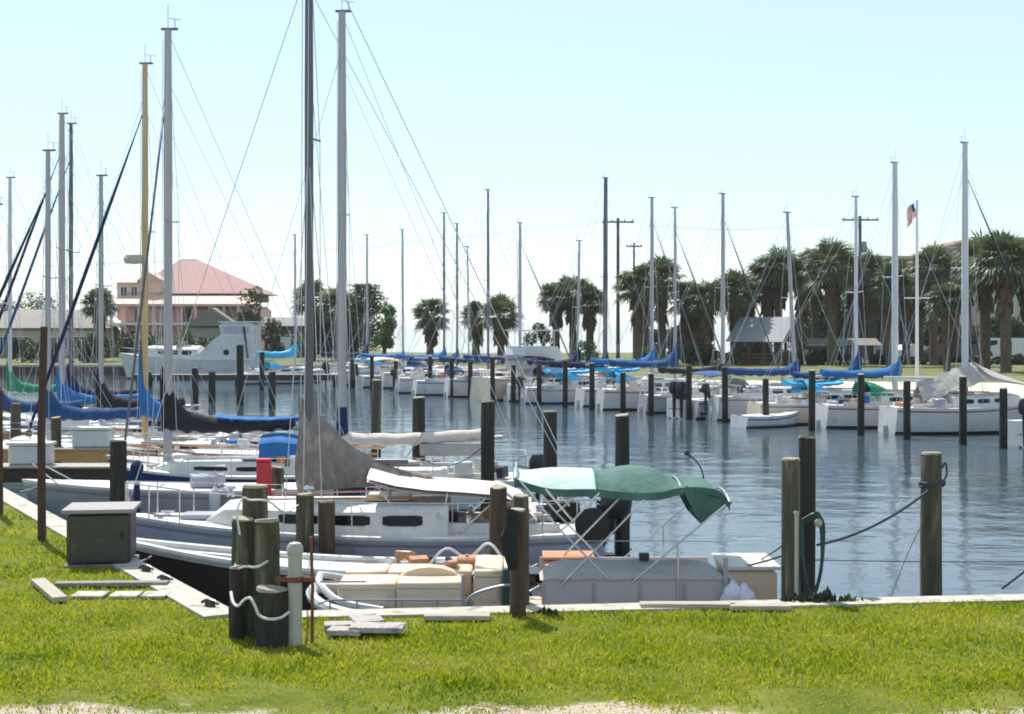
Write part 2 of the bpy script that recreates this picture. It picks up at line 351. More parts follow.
wpile(278,468,24.9,13,'pilegreen','weathered piling beside the red box')
wpile(118,441,24.0,17,'piledark','dark piling against the end of the left finger pier')
wpile(56,418,33.5,10,'pilegreen','short green piling behind the thin brown pole')
wpile(16,404,38,10,'pilegreen','green piling with the small red cap at far left')
wpile(808,438,16.3,17,'piledark','tall dark piling of the pair at the right, draped with a green hose',tilt=(.01,0))
wpile(791,460,15.75,19,'pilegreen','broad flat topped piling of the pair right of the green canopy')
wpile(932,454,16.9,21,'pilegreen','lone thick piling at the right with a rope round its top',tilt=(.006,0))
wpile(521,497,15.1,16,'pilegreen','grey green post just behind the brown post on the lawn edge',base=-.3,name='post',cat='post')
wpile(518,511,14.55,16,'pilebrown','brown post standing on the lawn edge left of the grey fence panel',base=-.1,name='post',cat='post')
cl=[(255,487,13.95,26,'pilegreen','tallest post at the back of the roped post cluster'),(243,520,13.75,24,'pilegreen','left post of the roped cluster on the lawn corner'),
(267,521,13.6,26,'pilegreen','right hand upper post of the roped cluster'),(272,590,13.25,33,'piledark','thick short front post of the roped cluster'),(236,568,13.5,14,'piledark','thin low post at the left side of the roped cluster')]
for px,tp,Y,w,m,l in cl: wpile(px,tp,Y,w,m,l,base=-.1,name='post',group='posts lashed together on the lawn corner',cat='post')
# thin poles on the left
b=MB();p0=G(42,541);b.tube([(p0.x,p0.y,-.1),(p0.x-.01,p0.y,1.5),(p0.x+.03,p0.y,3.02)],[.062,.058,.05],10);place(b,'pole','polebrown','thin tall brown pole standing on the lawn left of the olive cabinet','pole')
b=MB();p0=G(-1,515);b.tube([(p0.x,p0.y,-.1),(p0.x,p0.y,2.0)],[.07,.06],10);place(b,'pole','polebrown','brown pole cut by the left edge of the photo','pole')
# ropes round the cluster
def curve(pts,n=24):
    out=[];P=[Vector(p) for p in pts];P=[P[0]*2-P[1]]+P+[P[-1]*2-P[-2]];m=len(P)-3
    for k in range(n+1):
        t=k/n*m;i=min(int(t),m-1);u=t-i;a,b,c,d=P[i:i+4]
        out.append(.5*((2*b)+(c-a)*u+(2*a-5*b+4*c-d)*u*u+(3*b-a-3*c+d)*u*u*u))
    return out
def rope(pts,r,m,label,name='mooring_rope',cat='rope',group=None,sag=0,n=14):
    q=[Vector(p) for p in pts]; out=[]
    if sag and len(q)==2:
        for i in range(n+1):
            u=i/n; p=q[0].lerp(q[1],u); p.z-=sag*4*u*(1-u); out.append(p)
        q=out
    if 3<=len(q)<=12: q=curve(q,len(q)*4)
    b=MB(); b.tube(q,r,6); return place(b,name,m,label,cat,group)
def wrap(cx,cy,z,rx,ry,tilt=.03,turns=1.0,n=26):
    return [(cx+rx*math.cos(2*PI*turns*i/n),cy+ry*math.sin(2*PI*turns*i/n),z+tilt*math.sin(2*PI*turns*i/n*1.3)+.015*math.sin(5*i)) for i in range(n+1)]
rope(wrap(-2.5,13.72,.72,.20,.34),.012,'rope','pale rope looped round the upper part of the post cluster')
rope([W(x,y,Y) for x,y,Y in((231,592,13.35),(233,602,13.2),(238,606,13.1),(244,600,13.08),(250,598,13.02),(255,606,13.0),(259,615,13.0),(268,619,13.0),(280,618,13.02),(289,612,13.15))],.014,'rope','slack white rope draped low across the front of the post cluster')
rope([W(x,y,Y) for x,y,Y in((240,535,13.6),(237,512,13.65),(243,498,13.7),(250,500,13.72),(268,501,13.75),(285,512,14.6),(298,505,20.2))],.011,'rope','thin grey rope running from the post cluster towards the greenish piling')
# white post with rusty band
p0=G(295,645); root=thing('white_post','white plastic post with a rusty iron band beside the roped cluster','post',(p0.x,p0.y,0))
b=MB(); b.lathe((0,0,0),[(.068,-.1),(.068,.86),(.078,.87),(.078,.93),(.055,.965),(.02,.975)],16); b.build('post','whitep',root)
b=MB(); b.lathe((0,0,.60),[(.083,0),(.083,.05)],16); b.box((.12,-.02,.625),(.12,.02,.04)); b.box((-.12,-.02,.625),(.12,.02,.04)); b.tube([(.1,-.06,.625),(.1,.04,.625)],.012,6); b.build('band','rust',root)
p0=G(312,644); b=MB(); b.tube([(p0.x,p0.y,-.05),(p0.x+.005,p0.y,.55),(p0.x-.01,p0.y,1.02)],.016,8); place(b,'stake','rust','thin rusty iron stake in the grass right of the white post','stake')
p0=G(802,603.5); b=MB(); b.lathe((p0.x,15.55,-.1),[(.022,0),(.022,1.03),(.03,1.035),(.03,1.06),(.01,1.07)],10); place(b,'pipe','whitep','slim pale standpipe in front of the paired pilings','pipe')
# olive cabinet
p0=G(94,567); root=thing('utility_cabinet','dark olive metal utility cabinet with pale lid on the lawn by the seawall','cabinet',(p0.x,p0.y+.35,0),R(8))
b=MB(); b.box((0,0,.34),(.78,.72,.68)); b.build('cabinet_body','box',root)
b=MB(); b.box((0,0,.70),(.88,.80,.05)); b.build('lid','boxtop',root)
b=MB(); b.box((0,0,.0),(.84,.78,.06)); b.build('base','concd',root)
b=MB(); b.box((.02,-.37,.36),(.68,.012,.56)); b.build('door','box',root)
b=MB(); b.box((.30,-.385,.40),(.03,.03,.10)); b.build('handle','black',root)
# boards & slabs on the lawn
def board(px0,py0,px1,py1,w,th,label,m='plankgrey',name='board',z=.02):
    a=G(px0,py0);c=G(px1,py1);d=(c-a);b=MB();b.box(((a.x+c.x)/2,(a.y+c.y)/2,z+th/2),(d.length,w,th),math.atan2(d.y,d.x));return place(b,name,m,label,'board')
board(38,585,60,604,.16,.06,'short thick pale board lying diagonally at the left of the boards on the grass','plank')
board(56,588,168,587,.13,.05,'long thin pale board lying across the grass left of the seawall','plankgrey')
b=MB()
for i,(x0,x1) in enumerate(((74,106),(112,140),(143,168))):
    a=G(x0,597);c=G(x1,597);b.box(((a.x+c.x)/2,a.y,.025),(c.x-a.x,.30,.03))
place(b,'paving_strip',['conc'],'flush pinkish paving strip in the grass below the long board','paving')
sl=[(345,631,.42,.20,8,'narrow pale slab at the left of the broken slab pile'),(345,638,.33,.22,-6,'small cracked slab below the narrow pale one'),(366,628,.30,.34,20,'upper square slab of the broken slab pile'),(377,637,.52,.30,-3,'largest slab of the broken pile on the lawn')]
for i,(px,py,w,d,a,l) in enumerate(sl):
    p=G(px,py);b=MB();b.box((p.x,p.y+.05,.045+.012*i),(w,d,.055),R(a),rx=R(random.uniform(-3,3)));place(b,'slab','slab',l,'slab',group='broken slabs lying on the lawn')
for px0,px1,py,l in((424,490,621,'pale timber sleeper half sunk in the grass left of the brown post'),(640,735,609,'pale timber sleeper along the lawn edge below the grey fence panel'),(730,790,611,'weathered plank at the right end of the lawn edge sleepers')):
    board(px0,py,px1,py,.16,.05,l,'plank' ,name='sleeper')
# cleats/shackles on the cap
for k,t,l in((0,2.1,'rusty iron cleat on the seawall cap nearest the boards'),(1,2.9,'dark iron cleat midway along the diagonal cap'),(2,.42,'small iron ring near the cap corner')):
    p=NW0+LWd*t+Vector((-.87,-.5,0))*.12; b=MB()
    b.tube([(p.x-.10,p.y+.06,.07),(p.x-.05,p.y+.03,.10),(p.x+.05,p.y-.03,.10),(p.x+.10,p.y-.06,.07)],.017,6); b.box((p.x,p.y,.06),(.10,.07,.06),R(-30)); place(b,'cleat','black',l,'cleat')
# finger piers on the left
def pier(x0,x1,Y,z,w,label,fm,tm='plank',posts=True,fh=.22):
    root=thing('finger_pier',label,'pier',((x0+x1)/2,Y,z))
    b=MB(); n=int((x1-x0)/.16)
    for i in range(n): b.box((x0+(i+.5)*(x1-x0)/n,Y,z-.02+random.uniform(-.003,.003)),((x1-x0)/n-.012,w*random.uniform(.97,1.02),.04))
    b.build('planks',tm,root,off=root.location)
    b=MB(); 
    for s in(-1,1): b.box(((x0+x1)/2,Y+s*(w/2-.06),z-.045-fh/2),(x1-x0,.05,fh))
    b.build('stringer',fm,root,off=root.location)
    if posts:
        for i in range(3):
            for s in (-1,1):
                b=MB(); x=x0+.3+i*(x1-x0-.6)/2; b.tube([(x,Y+s*(w/2-.16),-2.2),(x,Y+s*(w/2-.16),z-.05)],.09,10); b.build('pier_leg','piledark',root,off=root.location)
    return root
pier(-11.7,-7.55,30.4,.03,.8,'weathered finger pier with dark brown fascia crossing behind the thin brown pole','plankdark',fh=.30)
pier(-7.2,-4.35,23.4,-.12,.5,'pale narrow finger pier running right from the olive cabinet','plank',fh=.10)
pier(-13.4,-8.4,33.2,.16,.6,'amber sided finger pier behind the dark sided one','amberwood',fh=.26)
pier(-14.8,-10.9,38.3,.18,.6,'pinkish far finger pier at the left among the boats','orangewood',fh=.16)
pier(-24.5,-11.2,91,.0,1.3,'long low dark dock in front of the white motor yacht','plankdark','plankgrey',fh=.35)
# finger pier far, between B2 and bimini
pier(-.35,.35,24.2,.05,.5,'short orange brown pier end seen through the bimini frame','orangewood')
# far piling row
for i,px in enumerate((352,372,396,430,452,470,493,513,539,565,592,623,651,689,725,766,812,861,907,963,1003,1040)):
    a,c=-60,70
    for _ in range(50):
        mm=(a+c)/2; q=U(mm,0)
        if 512+F*q.x/q.y<px: a=mm
        else:c=mm
    q=U(a,0); piling(q.x,q.y,-2.2,1.2+random.uniform(-.2,.3),.125,'piledark','dark mooring piling in the far row, one of many alike',group='far row of mooring pilings',tilt=(random.uniform(-.01,.01),0))
for px,tp,Y in((195,368,69),(212,372,72),(240,345,69),(272,372,66),(262,352,86),(150,372,90)):
    wpile(px,tp,Y,7 if Y<80 else 5,'piledark','dark piling at the left in front of the motor yacht and dock',group='pilings by the motor yacht')
wpile(425,375,66,5,'pilebrown','lone brown piling left of the far boats') if False else None
# ------------------------------------------------------------ sailboats
def hull_geo(L,B,fb,bow,depth=.35,rake=.5,tran=.7,stern=.05):
    def hb(u):
        if u>.42: return max(.012,B/2*(1-((u-.42)/.58)**2.3))
        return B/2*(tran+(1-tran)*(1-((.42-u)/.42)**2))
    def sh(u): return fb+stern*(1-u)**3+(bow-fb)*max(0,(u-.25)/.75)**1.8
    return hb,sh
def hull_mesh(root,L,B,fb,bow,topm,stripe,bottom='bottom',rake=.5,tran=.7,ns=20,boot='greystripe',rail='deck'):
    hb,sh=hull_geo(L,B,fb,bow,tran=tran); b=MB(); rows=[]
    for i in range(ns+1):
        u=i/ns; h=hb(u); z=sh(u); lev=[(0,-.38*(1-u**3)-.02),(.5,-.26*(1-u**4)),(.86,.0),(.93,.05),(.95,.10),(.99,z-.16),(1.0,z-.11),(1.02,z-.05),(1.02,z)]
        row=[]
        for s in(1,-1):
            ll=lev if s==1 else lev[::-1]
            for f,zz in ll:
                fr=max(0,min(1,(zz+.38)/(z+.38))); x=-L/2+u*(L-rake*(1-fr))-(.12*(1-fr) if u==0 else 0)
                row.append((x,s*h*f if f else s*.004,zz))
        rows.append(row)
    k=9
    def mi(i,j):
        j=j if j<k else 2*k-2-j
        return [0,0,0,1,2,3,2,4,4][min(j,8)]
    b.grid(rows,mi)
    b.add(rows[0],[tuple(range(len(rows[0])))],2)
    b.build('hull',[bottom,boot,topm,stripe,rail],root,ang=50)
    return hb,sh
def deck_mesh(root,L,hb,sh,ck=(.08,.36,.5),deckm='deck',sole='cream'):
    b=MB(); ns=24; fr=[-1,-.85,-ck[2],0,ck[2],.85,1]; rows=[]
    i0,i1=round(ck[0]*ns),round(ck[1]*ns)
    for i in range(ns+1):
        u=i/ns;h=hb(u);z=sh(u); rows.append([(-L/2+u*L,f*h,z-.02+.05*(1-abs(f))*min(1,h*2)) for f in fr])
    b.grid(rows,0,skip=lambda i,j:i0<=i<i1 and j in(2,3))
    zf=sh(.2)-.38; x0,x1=rows[i0][0][0],rows[i1][0][0]
    for i in range(i0,i1):
        for j in(2,4):
            a,c=rows[i][j],rows[i+1][j]; b.add([a,c,(c[0],c[1],zf),(a[0],a[1],zf)],[(0,1,2,3)],1)
    for i in(i0,i1):
        a,c,d=rows[i][2],rows[i][3],rows[i][4]; b.add([a,c,d,(d[0],d[1],zf),(a[0],a[1],zf)],[(0,1,2,3,4)],1)
    a,c=rows[i0],rows[i1]; b.add([(a[2][0],a[2][1],zf),(c[2][0],c[2][1],zf),(c[4][0],c[4][1],zf),(a[4][0],a[4][1],zf)],[(0,1,2,3)],1)
    b.build('deck',[deckm,sole],root)
def cabin(root,L,hb,sh,u0,u1,hgt,wf=.62,m='deck',nwin=2,win='window'):
    b=MB();rows=[];n=10
    def sec(u):
        s=(u-u0)/(u1-u0); h=hgt*(1-.25*s)*(1 if s<.8 else math.sqrt(max(0,1-((s-.8)/.2)**2))); w=min(hb(u)*wf,hb(u0+.1)*wf)*(1 if s<.85 else 1-.5*((s-.85)/.15)); z=sh(u)-.02
        return -L/2+u*L,w,z,h
    for i in range(n+1):
        x,w,z,h=sec(u0+(u1-u0)*i/n); rows.append([(x,-w,z-.03),(x,-w*.93,z+h*.82),(x,-w*.82,z+h*.97),(x,0,z+h*1.12),(x,w*.82,z+h*.97),(x,w*.93,z+h*.82),(x,w,z-.03)])
    b.grid(rows);b.add(rows[0],[tuple(range(7))]); c=b.build('cabin',m,root)
    for s in(-1,1):
        for k in range(nwin):
            ua=u0+(u1-u0)*(.08+.62*k/nwin+.02);ub=u0+(u1-u0)*(.08+.62*(k+.86)/nwin); q=MB();r=[]
            for j in range(7):
                u=ua+(ub-ua)*j/6;x,w,z,h=sec(u); e=.75 if j in(0,6) else 1
                def pt(f): ww=w*(1-.07*f/.82)+.006; return (x,s*ww,z+h*f)
                r.append([pt(.55-.20*e),pt(.55+.16*e)])
            q.grid(r); q.build('cabin_window',win,c)
    q=MB(); x,w,z,h=sec(u0+(u1-u0)*.25); q.box((x,0,z+h*1.12+.02),(L*.09,w*.9,.05)); q.build('hatch','greystripe' if nwin!=3 else 'cream',c)
    return sec
def cover(root,x0,x1,z0,z1,h0,h1,wd,m,name='sail_cover',y=0,collar=.9,sag=.05,n=16,label=None):
    """canvas over a boom from the mast (x0) aft (x1), rising as a collar round the mast"""
    b=MB();rows=[]
    for i in range(n+1):
        s=i/n; x=x0+(x1-x0)*s; zc=z0+(z1-z0)*s-sag*math.sin(PI*s)
        h=h1+(h0-h1)*math.exp(-s*5)+collar*math.exp(-s*13); w=wd*(1-.45*s)*(1+.1*math.sin(i*2.1))
        h*=1+.05*math.sin(i*1.7)
        row=[]
        for j in range(12):
            a=2*PI*j/12; zz=math.sin(a); ww=math.cos(a)*(1-.55*max(0,zz))
            row.append((x+.02*math.sin(i+j),y+w*ww,zc+(h*(zz*.5+.5))-.12+(-.03*math.sin(i*2.6) if zz<0 else 0)))
        rows.append(row)
    b.grid(rows,0,True);b.add(rows[0],[tuple(range(12))]);b.add(rows[-1],[tuple(range(12))[::-1]])
    return b.build(name,m,root,ang=70,label=label)
def outboard(root,x,y,z,m='black',s=1.0,name='outboard_motor',tilt=0):
    b=MB(); 
    def T(p): 
        p=Vector(p)*s; c,sn=math.cos(tilt),math.sin(tilt); return Vector((x+p.x*c-p.z*sn,y+p.y,z+p.x*sn+p.z*c))
    rows=[]
    for zz,rx,ry in((.02,.10,.08),(.06,.17,.12),(.2,.20,.14),(.33,.18,.13),(.42,.12,.10),(.44,.04,.04)):
        rows.append([T((-.12+rx*math.cos(2*PI*j/12),ry*math.sin(2*PI*j/12),zz)) for j in range(12)])
    b.grid(rows,0,True); b.add(rows[-1],[tuple(range(12))]); b.add(rows[0],[tuple(range(12))[::-1]])
    b.tube([T((-.12,0,.05)),T((-.12,0,-.75))],[.07*s,.045*s],8); b.box(T((-.2,0,-.45)),(.25*s,.14*s,.02*s))
    b.tube([T((-.02,0,-.82)),T((-.3,0,-.82))],[.03*s,.06*s],8)
    for k in range(3):
        a=2*PI*k/3; b.box(T((-.32,.07*math.cos(a),-.82+.07*math.sin(a))),(.02*s,.07*s,.09*s),0,0,a)
    b.box(T((.02,0,-.02)),(.08*s,.2*s,.28*s)); b.tube([T((0,0,.12)),T((.4,.05,.2))],.018*s,6)
    return b.build(name,m,root)
def sailboat(label,mx,my,head,L,B,fb,bow,mtop,topm='gel',stripe='bluestripe',mast='alu',mr=.065,mu=.56,cov='blue',covh=(.35,.22),covw=.15,collar=.8,boomlen=None,boomz=.75,
             lean=(0,0),jib=None,jibr=.05,cab=(.34,.74),cabh=.36,nwin=2,dodger=None,bimini=None,ob=False,spread=(.55,),group=None,bottom='bottom',detail=1,rake=.55,mastmat2=None,rigr=.006,boomtilt=.02,boot='greystripe',tran=.7,coaming=True,cat='sailboat',collar_label=None,name='sailboat',cabw=.66):
    c,s=math.cos(head),math.sin(head); xm=-L/2+mu*L
    root=thing(name,label,cat,(mx-c*xm,my-s*xm,WZ),head,group)
    hb,sh=hull_mesh(root,L,B,fb,bow,topm,stripe,bottom,rake,tran,boot=boot)
    deck_mesh(root,L,hb,sh); sec=cabin(root,L,hb,sh,cab[0],cab[1],cabh,nwin=nwin,wf=cabw)
    zd=sh(mu)+(cabh if cab[0]<mu<cab[1] else .02)
    H=mtop-WZ
    lx=lambda z:(xm+lean[0]*(z-zd),lean[1]*(z-zd),z)
    b=MB(); b.tube([lx(zd-.25),lx(zd+(H-zd)*.7),lx(H)],[mr,mr,mr*.8],12,sx=1.0); mo=b.build('mast',mast,root)
    b=MB(); t=lx(H); b.box((t[0]-.03,t[1],H+.02),(.34,.05,.05)); b.tube([(t[0],t[1],H),(t[0],t[1],H+.5)],.006,5); b.tube([(t[0]-.14,t[1],H+.03),(t[0]-.14,t[1],H+.22)],.008,5); b.tube([(t[0]-.26,t[1],H+.2),(t[0]-.02,t[1],H+.24)],.006,5); b.build('masthead','aludark',mo)
    for sp in spread:
        z=zd+(H-zd)*sp; q=lx(z); hw=B*.30
        b=MB(); b.tube([(q[0]-.08,q[1]-hw,z+.04),(q[0],q[1],z),(q[0]-.08,q[1]+hw,z+.04)],.018,6); b.build('spreader',mast,mo)
    # rigging
    b=MB(); bowp=(L/2-.08,0,sh(1)); stn=(-L/2+.05,0,sh(0)); top=lx(H-.05); hz=lx(zd+(H-zd)*.92)
    b.tube([bowp,hz],rigr,4); b.tube([stn,top],rigr,4)
    for sd in(-1,1):
        ch=(xm-.05,sd*hb(mu)*.95,sh(mu)); z=zd+(H-zd)*spread[0]; q=lx(z); spx=(q[0]-.08,q[1]+sd*B*.30,z+.04)
        b.tube([ch,spx,top],rigr,4); b.tube([(ch[0]-.3,ch[1],ch[2]),(q[0],q[1],z-.1)],rigr,4); b.tube([(ch[0]+.3,ch[1],ch[2]),(q[0],q[1],z-.1)],rigr,4)
    b.tube([(top[0]+.09,top[1]+.05,H-.2),(xm+.12,.08,zd+.2)],rigr,4)
    b.tube([(-L/2+.05,B*.25,sh(0)),lx(zd+(H-zd)*.88)],rigr*.8,4); b.tube([(xm-.5,-B*.2,zd+.1),lx(H*.8)],rigr*.8,4)
    b.build('rigging','wire',root)
    for sd in(1,-1):
        b=MB(); ww=hb(.5)*cabw*.62; zt=sh(.5)+cabh*1.02
        b.tube([(-L/2+L*u,sd*ww*(1-.35*k/4),zt+.06-.02*k-(.08 if k in(0,4) else 0)) for k,u in enumerate((cab[0]+.05,cab[0]+.07,(cab[0]+cab[1])/2-.03,cab[1]-.14,cab[1]-.12))],.016,5); b.build('grab_rail','orangewood' if L>7 else 'steel',root)
        b=MB(); b.box((L/2-.7,sd*hb(.88)*.5,sh(.88)+.06),(.22,.04,.04)); b.box((L/2-.7,sd*hb(.88)*.5,sh(.88)+.02),(.08,.04,.07)); b.build('cleat','steel',root)
    bl=boomlen or L*.42; zb=zd+boomz
    if cov is not None or boomlen:
        b=MB(); b.tube([(xm-.08,0,zb-.1),(xm-bl,0,zb-.1+bl*boomtilt)],.05,8); b.build('boom',mast,root)
    if cov: cover(root,xm+mr+.03,xm-bl*.93,zb,zb+bl*.93*boomtilt,covh[0],covh[1],covw,cov,collar=collar)
    if jib:
        b=MB(); P0=Vector(bowp)+Vector((0,0,.25)); P1=Vector(hz)-Vector((0,0,.35)); pts=[P0.lerp(P1,k/14) for k in range(15)]
        rr=[jibr*(.5+1.1*math.sin(PI*min(1,.15+k/14*.95))**.6+.0*k) for k in range(15)]; b.tube(pts,rr,8); b.build('furled_jib',jib,root)
        b=MB(); b.lathe((P0.x,0,P0.z-.15),[(.09,0),(.09,.02),(.04,.04),(.04,.1),(.09,.12),(.09,.14)],10); b.build('furler_drum','black',root)
    # rails
    rz=.5 if L>5.5 else .35
    for nm,us in(('bow_rail',(.86,.93,.985)),('stern_rail',(0.12,.05,.012))):
        b=MB(); path=[]
        for sd in(1,-1):
            ps=[(-L/2+u*L,sd*hb(u)*.93,sh(u)+rz) for u in us]; path+= ps if sd==1 else ps[::-1]
        b.tube(path,.013,6)
        for sd in(1,-1):
            for u in us: b.tube([(-L/2+u*L,sd*hb(u)*.93,sh(u)-.01),(-L/2+u*L,sd*hb(u)*.93,sh(u)+rz)],.012,6)
        b.build(nm,'steel',root)
    b=MB()
    for sd in(1,-1):
        for u in(.3,.5,.68): b.tube([(-L/2+u*L,sd*hb(u)*.95,sh(u)-.01),(-L/2+u*L,sd*hb(u)*.95,sh(u)+rz)],.010,5)
        b.tube([(-L/2+u*L,sd*hb(u)*.95,sh(u)+rz) for u in(.12,.3,.5,.68,.86)],.0045,4)
    b.build('lifelines','steel',root)
    if coaming:
        for sd in(1,-1):
            b=MB(); b.box((-L/2+L*.22,sd*hb(.2)*.62,sh(.2)+.07),(L*.27,.09,.16)); b.build('coaming','deck',root)
    gear(root,14 if mx<-5 and my<60 else 9,lambda:((-L/2+L*random.uniform(.06,.36),random.uniform(-.35,.35)*B,sh(.2)+random.uniform(.02,.3)),(random.uniform(.1,.5),random.uniform(.08,.4),random.uniform(.08,.3))),GN+[('cockpit_cover',cov or 'taupe')])
    for sd in(1,-1):
        b=MB(); b.lathe((-L/2+L*.27,sd*hb(.2)*.62,sh(.2)+.15),[(.06,0),(.045,.03),(.05,.1),(.03,.11)],10); b.build('winch','steel',root)
    b=MB(); b.box((-L/2-.1,0,-.15),(.22,.05,.9)); b.tube([(-L/2-.08,0,.36),(-L/2+.9,0,.62)],.02,6); b.build('rudder','gel' if cov!='royal' else 'gel',root)
    if dodger:
        b=MB();rows=[];xa=-L/2+cab[0]*L; za=sh(cab[0])+cabh
        for i in range(8):
            u=i/7; x=xa-.45+u*1.0; h=.42*math.sin(PI*.5*(1-u))**.7+.02; w=hb(cab[0])*.62
            rows.append([(x,w*math.cos(PI*j/10),za-.1+(h+.1)*abs(math.sin(PI*j/10))**.55) for j in range(11)])
        b.grid(rows); b.build('dodger',dodger,root)
    if bimini:
        b=MB();rows=[];x0,x1,zb_,w=bimini[1]
        for i in range(10):
            u=i/9; rows.append([(x0+(x1-x0)*u,w*math.cos(PI*j/10),zb_+.13*math.sin(PI*u)+.16*abs(math.sin(PI*j/10))**.8) for j in range(11)])
        b.grid(rows); b.grid([[(p[0],p[1],p[2]-.03) for p in r_] for r_ in rows]); bo=b.build('bimini',bimini[0],root)
        for sd in(1,-1):
            b=MB()
            for xx in(x0,x1,(x0+x1)/2): b.tube([(xx,sd*w,zb_),((x0+x1)/2,sd*hb(.2)*.9,sh(.2))],.012,6)
        b.build('bimini_frame','steel',bo)
    if ob: outboard(root,-L/2-.06,.35,fb+.12,tilt=.0)
    return root,dict(xm=xm,zd=zd,hb=hb,sh=sh,zb=zb,bl=bl,H=H,L=L)
def mp(px,Y): return (px-512)/F*Y
def mt(py,Y): return CAMZ-(py-HZ)/F*Y
BG='sailboats moored on the left'
# grey-hulled sloop with windows (foreground)
Yb=21.9
r,d=sailboat('grey sloop with dark cabin windows and the tallest dark mast, nearest the lawn',mp(309,Yb),Yb,PI,7.5,2.2,.66,.90,9.4,topm='hullgrey',stripe='greystripe',mast='aludark',mr=.070,mu=.605,cov=None,boomlen=1.55,boomz=.62,cab=(.31,.82),cabh=.46,nwin=3,ob=False,rigr=.007,spread=(.62,),cabw=.80,group=None,boot='bluestripe',boomtilt=.0)
# draped sail: triangular cover around mast and boom
def draped(root,xm,zlo,zhi,length,m,zend,wd=.13):
    b=MB();n=18;k=12
    for side in(1,-1):
        rows=[]
        for i in range(n+1):
            s=i/n; x=xm+.17-s*length; top=zend+(zhi-zend)*(1-s)**2.1+.02; bot=zlo+(zend-.12-zlo)*s**.9
            row=[]
            for j in range(k+1):
                f=j/k; z=bot+(top-bot)*f; w=(wd*(1-.3*s)*math.sin(PI*min(1,.12+f*.88))**.7+.008)*(1+.35*math.sin(s*26+f*3)*(1-f*.4))
                row.append((x+.03*math.sin(f*7+i),side*w,z))
            rows.append(row)
        b.grid(rows)
    return b.build('furled_mainsail',m,root,ang=80)
draped(r,d['xm'],mt(492,Yb)-WZ,mt(392,Yb)-WZ,2.1,'greycan',mt(474,Yb)-WZ)
# bleached bimini of this sloop
b=MB();rows=[]
pc=[(372,472,.10),(400,479,.14),(430,483,.15),(465,485,.15),(500,488,.15),(520,496,.14),(536,512,.10)]
for px,py,t in pc:
    row=[]
    for j in range(11):
        f=j/10; y=21.2+1.5*f; p=W(px,py,22); row.append((p.x,y,p.z+.11*math.sin(PI*f)-.02+.0*t))
    rows.append(row)
b.grid(rows); b.grid([[(p[0],p[1],p[2]-t*.5) for p in rw] for rw,(_,_,t) in zip(rows,pc)])
L0=r.location; inv=Matrix.Rotation(-PI,4,'Z')@Matrix.Translation(-L0)
def tolocal(mb): mb.v=[tuple(inv@Vector(v)) for v in mb.v]
tolocal(b); bo=b.build('bimini','pinkcan',r)
for y in(21.2,22.7):
    b=MB()
    for (x0,y0),(x1,y1) in (((380,478),(420,530)),((500,490),(440,545)),((535,510),(470,545)),((450,487),(440,545))):
        p=W(x0,y0,22);q=W(x1,y1,22);b.tube([(p.x,y,p.z),(q.x,y,q.z)],.014,6)
    tolocal(b); b.build('bimini_frame','steel',bo)
b=MB()
p=[W(x,y_,21.1) for x,y_ in((495,484),(510,496),(522,508),(530,511))]; b.tube(p,.022,8)
tolocal(b); b.build('bimini_arm','steel',bo)
gear(r,26,lambda:(W(random.uniform(430,600),random.uniform(512,556),random.uniform(21.3,22.6)),(random.uniform(.05,.3),random.uniform(.05,.2),random.uniform(.03,.16))),GN,inv=inv)
hbq,shq=d['hb'],d['sh']
b=MB(); b.box((2.5,0,shq(.83)+.06),(.5,.45,.07)); b.build('foredeck_hatch','hullgrey',r)
b=MB(); b.tube(curve([(3.4,0,shq(.95)+.05),(2.9,.2,shq(.88)+.05),(2.3,-.25,shq(.8)+.05),(1.9,.3,shq(.75)+.06),(1.5,.55,shq(.7)+.05)],20),.014,5); b.build('deck_line','roped',r)
b=MB(); b.tube([(3.55,0,shq(1)+.03),(3.85,0,shq(1)+.02)],.03,6); b.tube([(3.5,0,shq(1)+.07),(3.9,0,shq(1)-.06)],.02,6); b.tube([(3.86,-.14,shq(1)-.02),(3.92,0,shq(1)-.12),(3.86,.14,shq(1)-.02)],.02,6); b.build('anchor','steel',r)
for k in range(3):
    b=MB(); b.lathe((1.9-k*1.2,.55,shq(.6)+.5),[(.05,0),(.06,.03),(.03,.09),(.09,.13),(.07,.17),(.02,.18)],10); b.build('deck_vent','steel',r)
ob=outboard(r,d['L']*-.5+.0,.5,.95,s=1.25,tilt=.35)
outboard(r,d['L']*-.5-.25,-.15,.7,s=.85)
b=MB(); b.lathe((0,0,0),[(.20,-.02),(.26,-.02),(.26,.02),(.20,.02)],22,axis='y'); b.v=[(v[0]+mp(592,21)-0,v[1]+21.0,v[2]+mt(525,21)) for v in b.v]; tolocal(b); b.build('steering_wheel','black',r)
b=MB(); b.box((d['xm']+1.5,-.62,.60),(.55,.02,.08)); b.build('registration_mark','rust',r) if False else None
b=MB(); b.box((2.55,.985,.40),(.22,.03,.09)); b.build('orange_patch','rust',r) if False else None
